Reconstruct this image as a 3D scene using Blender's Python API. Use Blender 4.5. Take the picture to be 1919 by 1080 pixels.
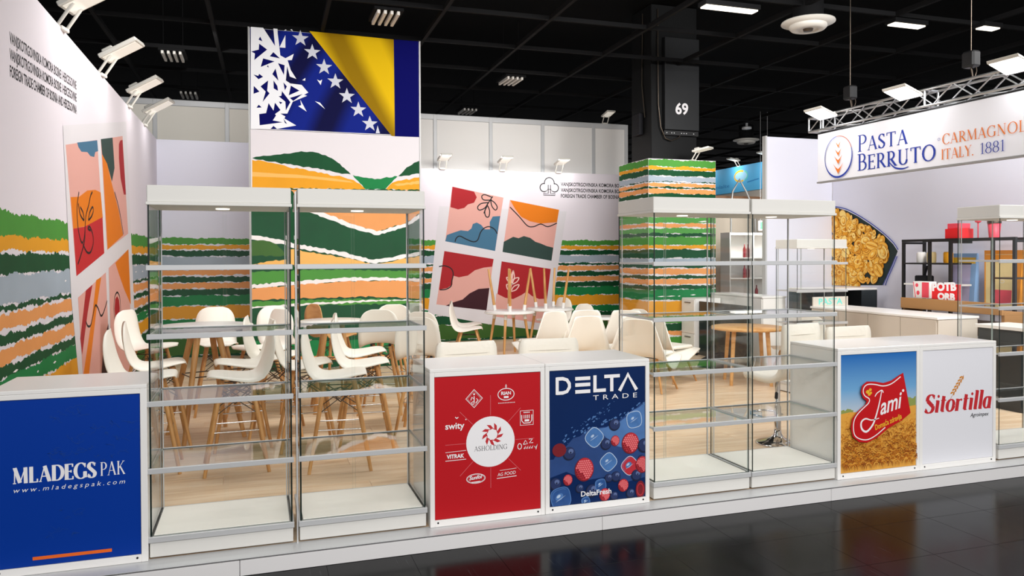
import bpy, math, random
from mathutils import Vector, Matrix
from mathutils.geometry import tessellate_polygon
S = bpy.context.scene
for o in list(bpy.data.objects): bpy.data.objects.remove(o)
COL = S.collection
R = math.radians

# ---------------------------------------------------------------- camera
cam = bpy.data.objects.new('camera', bpy.data.cameras.new('camera')); COL.objects.link(cam); S.camera = cam
cr = Vector((0.95053915, -0.31058421, -0.00357369)); cu = Vector((0.00735424, 0.01100222, 0.99991243)); cf = Vector((0.31051769, 0.95048219, -0.01274215))
M4 = Matrix.Identity(4)
for i in range(3):
    M4[i][0] = cr[i]; M4[i][1] = cu[i]; M4[i][2] = -cf[i]
M4[0][3], M4[1][3], M4[2][3] = -1.02638, -4.65464, 1.71585
cam.matrix_world = M4
cam.data.sensor_width = 36.0; cam.data.lens = 36.0*1420.21/1919
cam.data.shift_x = 14.62/1919; cam.data.shift_y = -43.03/1919
cam.data.clip_start = 0.05; cam.data.clip_end = 200

# ---------------------------------------------------------------- world, exposure
w = bpy.data.worlds.new('hall_ambience'); S.world = w; w.use_nodes = True
w.node_tree.nodes['Background'].inputs[0].default_value = (0.86, 0.86, 0.90, 1)
w.node_tree.nodes['Background'].inputs[1].default_value = 0.42
S.view_settings.view_transform = 'Standard'; S.view_settings.look = 'None'
S.view_settings.exposure = 0.12; S.view_settings.gamma = 1.0; S.view_settings.use_curve_mapping = False
S.cycles.transparent_max_bounces = 48
S.cycles.max_bounces = 10

def area(name, loc, aim, sx, sy, power, col=(1, .985, .965)):
    l = bpy.data.lights.new(name, 'AREA'); l.shape = 'RECTANGLE'; l.size = sx; l.size_y = sy; l.energy = power; l.color = col
    o = bpy.data.objects.new(name, l); COL.objects.link(o); o.location = loc
    d = Vector(aim)-Vector(loc); o.rotation_euler = d.to_track_quat('-Z', 'Y').to_euler(); return o
# rows of hall luminaires over the aisle and the stand, above the frame of the photograph
area('hall_and_fill_light', (-1.5, -2.6, 4.9), (-1.5, -1.0, 0), 3.0, 1.2, 45)
area('hall_and_fill_light', (3.5, -2.6, 4.9), (3.5, -1.0, 0), 3.0, 1.2, 45)
area('hall_and_fill_light', (8.5, -2.0, 4.9), (8.3, 1.5, 0.8), 3.0, 1.2, 90)
area('hall_and_fill_light', (-0.6, 2.9, 4.95), (-0.8, 5.4, 0.0), 2.6, 1.0, 98)
area('hall_and_fill_light', (3.4, 2.6, 4.95), (3.2, 6.0, 0.2), 2.6, 1.0, 150)
area('hall_and_fill_light', (0.5, -7.0, 4.6), (0.5, 0.0, 0.9), 6.0, 1.6, 370)
area('hall_and_fill_light', (6.5, -6.0, 4.7), (5.0, 0.0, 0.9), 4.0, 1.6, 150)
area('hall_and_fill_light', (6.95, -0.2, 4.9), (8.4, 3.4, 1.6), .8, 1.6, 210)  # added fill for the pasta stand wall, apart from the luminaire rows
def spot(loc, aim, power, ang=130, col=(1, .985, .965)):
    l = bpy.data.lights.new('added_spot', 'SPOT'); l.energy = power; l.spot_size = R(ang); l.spot_blend = .8; l.shadow_soft_size = .05; l.color = col
    o = bpy.data.objects.new('added_spot', l); COL.objects.link(o); o.location = loc; o.rotation_euler = (Vector(aim)-Vector(loc)).to_track_quat('-Z', 'Y').to_euler()
# added spots without fixtures, brightening the back walls and high partition
spot((3.62, 7.3, 4.98), (3.8, 10.2, 1.4), 78)
spot((-1.9, 7.3, 4.98), (-1.9, 10.4, 4.7), 90, 110)
spot((.2, 9.8, 4.98), (-2.5, 10.4, 4.2), 12)

# ---------------------------------------------------------------- materials
def lin(h):
    h = h.lstrip('#'); v = [int(h[i:i+2], 16)/255 for i in (0, 2, 4)]
    return tuple((c/12.92 if c <= .04045 else ((c+.055)/1.055)**2.4) for c in v)+(1,)
MATS = {}
def mat(name, hexc, rough=.5, metal=0, spec=.5, emit=0, noise=0, nscale=8, bump=0, coat=0):
    m = bpy.data.materials.new(name); m.use_nodes = True; MATS[name] = m
    nt = m.node_tree; b = nt.nodes['Principled BSDF']; c = lin(hexc)
    b.inputs['Base Color'].default_value = c; b.inputs['Roughness'].default_value = rough
    b.inputs['Metallic'].default_value = metal; b.inputs['Specular IOR Level'].default_value = spec
    if coat: b.inputs['Coat Weight'].default_value = coat
    if emit:
        b.inputs['Emission Color'].default_value = c; b.inputs['Emission Strength'].default_value = emit
    if noise or bump:
        tc = nt.nodes.new('ShaderNodeTexCoord'); n = nt.nodes.new('ShaderNodeTexNoise'); n.inputs['Scale'].default_value = nscale; n.inputs['Detail'].default_value = 4
        nt.links.new(tc.outputs['Object'], n.inputs['Vector'])
        if noise:
            mx = nt.nodes.new('ShaderNodeMix'); mx.data_type = 'RGBA'
            mx.inputs['A'].default_value = tuple(x*(1-noise) for x in c[:3])+(1,); mx.inputs['B'].default_value = tuple(min(1, x*(1+noise)) for x in c[:3])+(1,)
            nt.links.new(n.outputs['Fac'], mx.inputs['Factor']); nt.links.new(mx.outputs['Result'], b.inputs['Base Color'])
        if bump:
            bp_ = nt.nodes.new('ShaderNodeBump'); bp_.inputs['Strength'].default_value = bump; bp_.inputs['Distance'].default_value = .01
            nt.links.new(n.outputs['Fac'], bp_.inputs['Height']); nt.links.new(bp_.outputs['Normal'], b.inputs['Normal'])
    return m
for nm, h, r_, kw in [
    ('wallwhite', '#e6dfe6', .75, {}), ('wallcool', '#dedeea', .7, {}), ('panelwhite', '#efece8', .6, {}), ('panelbeige', '#ece7dc', .6, {}),
    ('laminate', '#f1efec', .28, {}), ('fascia', '#dddbd6', .45, dict(spec=.3)), ('shelfwhite', '#f3f0e8', .35, {}), ('platformwhite', '#eceaea', .35, {}),
    ('alu', '#cfd0d1', .4, dict(metal=.25)), ('alumatte', '#c3c4c5', .45, dict(metal=.1)), ('postgrey', '#9a9a98', .5, dict(metal=.4)), ('steel', '#d4d4d6', .12, dict(metal=1)), ('wire', '#5a5148', .35, dict(metal=.9)),
    ('black', '#0c0c0e', .5, {}), ('ceilblack', '#010101', .9, dict(spec=.1)), ('beam', '#141415', .8, dict(spec=.1)), ('colblack', '#0a0b0c', .55, {}), ('colpanel', '#121417', .5, {}), ('rubber', '#15151a', .6, {}),
    ('shell', '#f4efe4', .38, {}), ('leather', '#f3eee2', .42, dict(bump=.25, nscale=30)), ('seam', '#d8d2c6', .5, {}),
    ('darkgap', '#3a3733', .8, {}), ('white', '#dedade', .7, {}), ('print_white', '#f4f2f4', .5, {}), ('wline', '#f0ecec', .7, {}),
    ('green1', '#4a9038', .7, dict(noise=.12, nscale=3)), ('green3', '#529a48', .7, {}), ('green2', '#147c42', .7, dict(noise=.12, nscale=3)), ('dkgreen', '#0c4a29', .7, dict(noise=.25, nscale=4)),
    ('yellow', '#e29d22', .7, dict(noise=.08, nscale=3)), ('yellow2', '#eeb763', .7, {}), ('grey', '#a3b0bd', .7, dict(noise=.08, nscale=3)), ('peach', '#e69c5c', .7, dict(noise=.08, nscale=3)), ('olive', '#3c6428', .7, dict(noise=.15, nscale=3)),
    ('pink', '#e0a79c', .65, {}), ('red', '#c0242b', .6, {}), ('crimson', '#a81f26', .65, {}), ('orange', '#e0790f', .65, {}), ('blue', '#43718f', .65, {}), ('darkslate', '#2f4540', .65, {}), ('maroon', '#3c1720', .65, {}),
    ('ink', '#1d1c20', .6, {}), ('lline', '#f2c9c0', .6, {}),
    ('fwhite', '#eef0f4', .6, {}), ('fblue2', '#070a5a', .7, dict(spec=.06)), ('fnavy', '#06075a', .7, dict(spec=.06)), ('star', '#c9ccd8', .55, {}),
    ('pdark', '#24332f', .6, {}), ('pblue', '#4b58a4', .6, {}), ('pasta1', '#f2b441', .55, {}), ('pasta2', '#e39a1e', .55, {}), ('pasta3', '#fbd77c', .55, {}), ('pasta4', '#b9700f', .6, {}),
    ('royal', '#03379a', .4, dict(spec=.2)), ('royal2', '#1b4a9e', .4, {}), ('orange2', '#f26a1b', .5, {}), ('posterred', '#bd1c24', .4, dict(spec=.2)), ('logored', '#c4232b', .5, {}), ('pinkline', '#d77076', .5, {}),
    ('navy', '#0b2758', .4, dict(noise=.15, nscale=2, spec=.2)), ('splash', '#4f7ab5', .45, dict(noise=.3, nscale=9)), ('splash2', '#23447e', .5, dict(noise=.3, nscale=9)), ('ice', '#4a78b4', .4, dict(noise=.35, nscale=20)), ('iceline', '#b9cde6', .4, {}), ('ice2', '#27518f', .45, dict(noise=.3, nscale=20)),
    ('berry', '#20305e', .5, {}), ('berry2', '#5d6f9e', .5, {}), ('berryd', '#0b1636', .5, {}), ('rasp', '#c02a38', .5, {}), ('rasp2', '#ee7d80', .5, {}), ('raspd', '#7a1320', .5, {}),
    ('jred', '#c60f17', .4, {}), ('gold', '#e9b92a', .5, {}), ('wheat1', '#cf8526', .6, {}), ('wheat2', '#e3a544', .6, {}), ('wheat3', '#86400c', .6, {}), ('wheat4', '#b3661a', .6, {}), ('treeline', '#8f9a52', .6, {}),
    ('bluetext', '#16349a', .5, {}), ('otext', '#e07420', .5, {}), ('signwhite', '#e8e8ee', .45, {}),
    ('cyanboard', '#58b4e6', .6, {}), ('cyan2', '#9fd3ee', .6, {}), ('cyan3', '#2f86c4', .6, {}), ('cabbeige', '#cfc5b8', .5, {}), ('boothbeige', '#cdbfae', .6, {}), ('brown', '#6e4f38', .6, {}), ('brownlight', '#c08a63', .6, {}),
    ('exitgreen', '#3fae5e', .5, dict(emit=.7)), ('redbox', '#e0141c', .5, {}), ('redpink', '#e8475a', .5, {}), ('lilac', '#c5bde0', .6, {}), ('skyblue', '#8fb9e8', .6, {}), ('pblue2', '#1f6fb8', .6, {}), ('porange', '#f09a1c', .6, {}), ('cream', '#ecd79a', .6, {}),
    ('darkglasspanel', '#23282a', .12, {}), ('screen', '#26282a', .2, {}), ('lampwhite', '#d8d5cd', .4, {}), ('lamphousing', '#cfccc4', .5, {}), ('cupwhite', '#eceae6', .35, {}),
    ('lit', '#ffffff', .5, dict(emit=7)), ('litsoft', '#fff4e2', .5, dict(emit=1.6)), ('fin', '#d8d4cc', .5, {}), ('diffuser', '#cfcbc3', .4, {}), ('truss', '#c4c6c8', .28, dict(metal=.9)), ('teal', '#5fd0c4', .5, {}), ('bottle', '#8c1f2a', .3, {}), ('cardboard', '#a67a4c', .7, {}), ('tabletop', '#f0eeea', .25, {}),
]:
    if r_ >= .55 and 'spec' not in kw: kw = dict(kw, spec=.25)
    mat(nm, h, r_, **kw)

def wood(name, c1, c2, c3, sc, rough=.45, per_object=False):
    m = bpy.data.materials.new(name); m.use_nodes = True; MATS[name] = m
    nt = m.node_tree; b = nt.nodes['Principled BSDF']; b.inputs['Roughness'].default_value = rough
    tc = nt.nodes.new('ShaderNodeTexCoord'); mp = nt.nodes.new('ShaderNodeMapping'); mp.inputs['Scale'].default_value = sc
    n = nt.nodes.new('ShaderNodeTexNoise'); n.inputs['Scale'].default_value = 3; n.inputs['Detail'].default_value = 6; n.inputs['Distortion'].default_value = .8
    rp = nt.nodes.new('ShaderNodeValToRGB'); e = rp.color_ramp.elements
    e[0].position = .3; e[0].color = lin(c1); e[1].position = .72; e[1].color = lin(c3); x = e.new(.5); x.color = lin(c2)
    nt.links.new(tc.outputs['Object'], mp.inputs['Vector']); nt.links.new(mp.outputs['Vector'], n.inputs['Vector']); nt.links.new(n.outputs['Fac'], rp.inputs['Fac'])
    out = rp.outputs['Color']
    if per_object:
        oi = nt.nodes.new('ShaderNodeObjectInfo'); hs = nt.nodes.new('ShaderNodeHueSaturation'); mr = nt.nodes.new('ShaderNodeMapRange')
        mr.inputs['To Min'].default_value = .93; mr.inputs['To Max'].default_value = 1.05
        nt.links.new(oi.outputs['Random'], mr.inputs['Value']); nt.links.new(mr.outputs['Result'], hs.inputs['Value']); nt.links.new(out, hs.inputs['Color']); out = hs.outputs['Color']
        ad = nt.nodes.new('ShaderNodeVectorMath'); ad.operation = 'ADD'; cb = nt.nodes.new('ShaderNodeCombineXYZ'); ml = nt.nodes.new('ShaderNodeMath'); ml.operation = 'MULTIPLY'; ml.inputs[1].default_value = 37
        nt.links.new(oi.outputs['Random'], ml.inputs[0]); nt.links.new(ml.outputs[0], cb.inputs['Z']); nt.links.new(mp.outputs['Vector'], ad.inputs[0]); nt.links.new(cb.outputs[0], ad.inputs[1]); nt.links.new(ad.outputs[0], n.inputs['Vector'])
    nt.links.new(out, b.inputs['Base Color']); return m
wood('plank', '#d2b18e', '#e0c5a5', '#ead5ba', (.5, 4.5, 1), .42, True)
wood('beech', '#b67c40', '#cf9a5c', '#dcae72', (5, 5, .8), .45)
wood('oakveneer', '#c58a4a', '#dba566', '#e3b378', (1, 1, 5), .45)

def glassmat(name, tint, rough=.0, base=.03):
    m = bpy.data.materials.new(name); m.use_nodes = True; MATS[name] = m; nt = m.node_tree; nt.nodes.clear()
    o = nt.nodes.new('ShaderNodeOutputMaterial'); mx = nt.nodes.new('ShaderNodeMixShader'); t = nt.nodes.new('ShaderNodeBsdfTransparent'); g = nt.nodes.new('ShaderNodeBsdfGlossy')
    # the same reflectance on the way in and on the way out of the pane
    f = nt.nodes.new('ShaderNodeFresnel'); ge = nt.nodes.new('ShaderNodeNewGeometry'); mr_ = nt.nodes.new('ShaderNodeMapRange'); mr_.inputs['To Min'].default_value = 1.24; mr_.inputs['To Max'].default_value = 1/1.24
    nt.links.new(ge.outputs['Backfacing'], mr_.inputs['Value']); nt.links.new(mr_.outputs['Result'], f.inputs['IOR'])
    t.inputs['Color'].default_value = tint; g.inputs['Roughness'].default_value = rough
    nt.links.new(f.outputs[0], mx.inputs[0]); nt.links.new(t.outputs[0], mx.inputs[1]); nt.links.new(g.outputs[0], mx.inputs[2]); nt.links.new(mx.outputs[0], o.inputs[0]); return m
glassmat('glass', (.996, 1, .998, 1)); glassmat('shelfglass', (.985, .996, .99, 1)); glassmat('smokeglass', (.25, .28, .28, 1))
mat('glassedge', '#0b1d19', .3); mat('lensdim', '#f4efe4', .4, emit=.35); mat('glassedge2', '#b5c6c2', .2)

# yellow silk print with printed folds, blue silk print
def silk(name, a, b_, sc, rot):
    m = bpy.data.materials.new(name); m.use_nodes = True; MATS[name] = m; nt = m.node_tree; b = nt.nodes['Principled BSDF']; b.inputs['Roughness'].default_value = .6; b.inputs['Specular IOR Level'].default_value = .08
    tc = nt.nodes.new('ShaderNodeTexCoord'); mp = nt.nodes.new('ShaderNodeMapping'); mp.inputs['Rotation'].default_value = (0, rot, 0)
    wv = nt.nodes.new('ShaderNodeTexWave'); wv.inputs['Scale'].default_value = sc; wv.inputs['Distortion'].default_value = 5; wv.inputs['Detail'].default_value = 1; wv.inputs['Detail Scale'].default_value = .7
    rp = nt.nodes.new('ShaderNodeValToRGB'); e = rp.color_ramp.elements; e[0].position = .1; e[0].color = lin(a); e[1].position = .8; e[1].color = lin(b_)
    nt.links.new(tc.outputs['Object'], mp.inputs[0]); nt.links.new(mp.outputs[0], wv.inputs[0]); nt.links.new(wv.outputs['Fac'], rp.inputs[0]); nt.links.new(rp.outputs[0], b.inputs['Base Color'])
silk('fyellow', '#8f6e00', '#dcb408', .35, .5); silk('fblue', '#03043a', '#0a1f80', .35, -.6)
# sky part of the wheat poster: a printed vertical blend
m = bpy.data.materials.new('printsky'); m.use_nodes = True; MATS['printsky'] = m; nt = m.node_tree; b = nt.nodes['Principled BSDF']; b.inputs['Roughness'].default_value = .35
tc = nt.nodes.new('ShaderNodeTexCoord'); sp = nt.nodes.new('ShaderNodeSeparateXYZ'); mr = nt.nodes.new('ShaderNodeMapRange'); mr.inputs['From Min'].default_value = .45; mr.inputs['From Max'].default_value = .96
rp = nt.nodes.new('ShaderNodeValToRGB'); e = rp.color_ramp.elements; e[0].color = lin('#cfd6da'); e[1].color = lin('#0a63b4'); x = e.new(.45); x.color = lin('#6fa8d6')
nt.links.new(tc.outputs['Object'], sp.inputs[0]); nt.links.new(sp.outputs['Z'], mr.inputs[0]); nt.links.new(mr.outputs[0], rp.inputs[0]); nt.links.new(rp.outputs[0], b.inputs['Base Color'])
# polished black hall tile
m = mat('halltile', '#101114', .16, spec=.12); nt = m.node_tree; b = nt.nodes['Principled BSDF']
tc = nt.nodes.new('ShaderNodeTexCoord'); n1 = nt.nodes.new('ShaderNodeTexNoise'); n1.inputs['Scale'].default_value = 2.2; n1.inputs['Detail'].default_value = 5
mr = nt.nodes.new('ShaderNodeMapRange'); mr.inputs['To Min'].default_value = .1; mr.inputs['To Max'].default_value = .3; nt.links.new(tc.outputs['Object'], n1.inputs[0]); nt.links.new(n1.outputs[0], mr.inputs[0]); nt.links.new(mr.outputs[0], b.inputs['Roughness'])
mp = nt.nodes.new('ShaderNodeMapping'); mp.inputs['Rotation'].default_value = (0, 0, .9); mp.inputs['Scale'].default_value = (60, 2.5, 1); n2 = nt.nodes.new('ShaderNodeTexNoise'); n2.inputs['Scale'].default_value = 1.5; n2.inputs['Detail'].default_value = 8
nt.links.new(tc.outputs['Object'], mp.inputs[0]); nt.links.new(mp.outputs[0], n2.inputs[0])
rp = nt.nodes.new('ShaderNodeValToRGB'); e = rp.color_ramp.elements; e[0].position = .62; e[0].color = lin('#070809'); e[1].position = .8; e[1].color = lin('#3b3d40'); nt.links.new(n2.outputs[0], rp.inputs[0]); nt.links.new(rp.outputs[0], b.inputs['Base Color'])

# ---------------------------------------------------------------- mesh builder
class MB:
    def __init__(s): s.v = []; s.f = []; s.m = []; s.sm = []; s.mats = []
    def mi(s, n):
        if n not in s.mats: s.mats.append(n)
        return s.mats.index(n)
    def add(s, vs, fs, m, smooth=False):
        k = len(s.v); s.v += [tuple(x) for x in vs]; i = s.mi(m)
        for f in fs: s.f.append([k+a for a in f]); s.m.append(i); s.sm.append(smooth)
        return s
    def box(s, x0, x1, y0, y1, z0, z1, m, bev=0):
        if bev:
            b_ = min(bev, (x1-x0)*.45, (y1-y0)*.45, (z1-z0)*.45); vs = []; 
            # chamfered box: 24 verts
            import itertools
            X = (x0, x1); Y = (y0, y1); Z = (z0, z1); idx = {}
            for a, b, c in itertools.product((0, 1), repeat=3):
                sx, sy, sz = (1, -1)[a], (1, -1)[b], (1, -1)[c]
                for ax in range(3):
                    p = [X[a]+sx*b_, Y[b]+sy*b_, Z[c]+sz*b_]; p[ax] = (X[a], Y[b], Z[c])[ax]
                    idx[(a, b, c, ax)] = len(vs); vs.append(p)
            fs = []
            for a in (0, 1):
                q = [idx[(a, 0, 0, 0)], idx[(a, 1, 0, 0)], idx[(a, 1, 1, 0)], idx[(a, 0, 1, 0)]]; fs.append(q if a else q[::-1])
                q = [idx[(0, a, 0, 1)], idx[(1, a, 0, 1)], idx[(1, a, 1, 1)], idx[(0, a, 1, 1)]]; fs.append(q[::-1] if a else q)
                q = [idx[(0, 0, a, 2)], idx[(1, 0, a, 2)], idx[(1, 1, a, 2)], idx[(0, 1, a, 2)]]; fs.append(q if a else q[::-1])
            for a in (0, 1):
                for b in (0, 1):
                    fs.append([idx[(a, b, 0, 0)], idx[(a, b, 1, 0)], idx[(a, b, 1, 1)], idx[(a, b, 0, 1)]])
                    fs.append([idx[(a, 0, b, 0)], idx[(a, 1, b, 0)], idx[(a, 1, b, 2)], idx[(a, 0, b, 2)]])
                    fs.append([idx[(0, a, b, 1)], idx[(1, a, b, 1)], idx[(1, a, b, 2)], idx[(0, a, b, 2)]])
            for a, b, c in itertools.product((0, 1), repeat=3): fs.append([idx[(a, b, c, 0)], idx[(a, b, c, 1)], idx[(a, b, c, 2)]])
            return s.add(vs, fs, m)
        return s.add([(x0, y0, z0), (x1, y0, z0), (x1, y1, z0), (x0, y1, z0), (x0, y0, z1), (x1, y0, z1), (x1, y1, z1), (x0, y1, z1)],
                     [(0, 3, 2, 1), (4, 5, 6, 7), (0, 1, 5, 4), (1, 2, 6, 5), (2, 3, 7, 6), (3, 0, 4, 7)], m)
    def pane(s, x0, x1, y0, y1, z0, z1, g='glass', edge='glassedge'):   # a box whose four thin faces are the dark cut edge of the glass
        d = (x1-x0, y1-y0, z1-z0); ax = d.index(min(d))
        fs = [(0, 3, 2, 1), (4, 5, 6, 7), (0, 1, 5, 4), (2, 3, 7, 6), (1, 2, 6, 5), (3, 0, 4, 7)]; axs = (2, 2, 1, 1, 0, 0)
        vs = [(x0, y0, z0), (x1, y0, z0), (x1, y1, z0), (x0, y1, z0), (x0, y0, z1), (x1, y0, z1), (x1, y1, z1), (x0, y1, z1)]
        s.add(vs, [f for f, a in zip(fs, axs) if a == ax], g); return s.add(vs, [f for f, a in zip(fs, axs) if a != ax], edge)
    def tube(s, pts, r, m, n=8, closed=False, r1=None, caps=True):
        P = [Vector(p) for p in pts]; N = len(P); rings = []
        prev = None
        for i, p in enumerate(P):
            if closed: t = P[(i+1) % N]-P[i-1]
            else: t = P[min(i+1, N-1)]-P[max(i-1, 0)]
            t.normalize(); up = Vector((0, 0, 1)) if abs(t.z) < .9 else Vector((1, 0, 0))
            a = t.cross(up).normalized()
            if prev is not None and prev.dot(a) < 0: a = -a
            prev = a; b = t.cross(a)
            rr = r if r1 is None else r+(r1-r)*i/(N-1)
            rings.append([p+a*math.cos(2*math.pi*k/n)*rr+b*math.sin(2*math.pi*k/n)*rr for k in range(n)])
        vs = [v for q in rings for v in q]; fs = []
        for i in range(N if closed else N-1):
            j = (i+1) % N
            for k in range(n): fs.append((i*n+k, i*n+(k+1) % n, j*n+(k+1) % n, j*n+k))
        s.add(vs, fs, m, True)
        if caps and not closed: s.add(rings[0], [tuple(range(n))], m); s.add(rings[-1], [tuple(range(n))[::-1]], m)
        return s
    def lathe(s, prof, m, c=(0, 0, 0), n=32, smooth=True):
        vs = []; fs = []
        for r_, z in prof: vs += [(c[0]+r_*math.cos(2*math.pi*k/n), c[1]+r_*math.sin(2*math.pi*k/n), c[2]+z) for k in range(n)]
        for i in range(len(prof)-1):
            for k in range(n): fs.append((i*n+k, i*n+(k+1) % n, (i+1)*n+(k+1) % n, (i+1)*n+k))
        s.add(vs, fs, m, smooth)
        if prof[0][0] > 0: s.add(vs[:n], [tuple(range(n))[::-1]], m)
        if prof[-1][0] > 0: s.add(vs[-n:], [tuple(range(n))], m)
        return s
    def build(s, name, parent=None, loc=None):
        me = bpy.data.meshes.new(name); me.from_pydata(s.v, [], s.f)
        for n in s.mats: me.materials.append(MATS[n])
        me.polygons.foreach_set('material_index', s.m); me.polygons.foreach_set('use_smooth', s.sm); me.update()
        o = bpy.data.objects.new(name, me); COL.objects.link(o)
        if parent: o.parent = parent
        if loc: o.location = loc
        return o
def tag(o, label=None, cat=None, group=None, kind=None):
    if label: o['label'] = label
    if cat: o['category'] = cat
    if group: o['group'] = group
    if kind: o['kind'] = kind
    return o
def thing(name, label, cat, loc=(0, 0, 0), rz=0, group=None, kind=None):
    o = bpy.data.objects.new(name, None); COL.objects.link(o); o.empty_display_size = .1; o.location = loc; o.rotation_euler = (0, 0, R(rz)); return tag(o, label, cat, group, kind)
def dup(root, label, loc, rz, group=None, skip=(), scale=None):
    def cp(o, par):
        c = o.copy(); COL.objects.link(c)
        if par: c.parent = par
        for ch in KIDS[o.name]:
            if stem(ch.name) not in skip: cp(ch, c)
        return c
    c = cp(root, None); c.location = loc; c.rotation_euler = (0, 0, R(rz)); c['label'] = label
    if group: c['group'] = group
    return c
def stem(n): return n.split('.')[0]
KIDS = {}
def index(root):
    KIDS[root.name] = [o for o in COL.objects if o.parent == root]
    for k in KIDS[root.name]: index(k)

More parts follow.
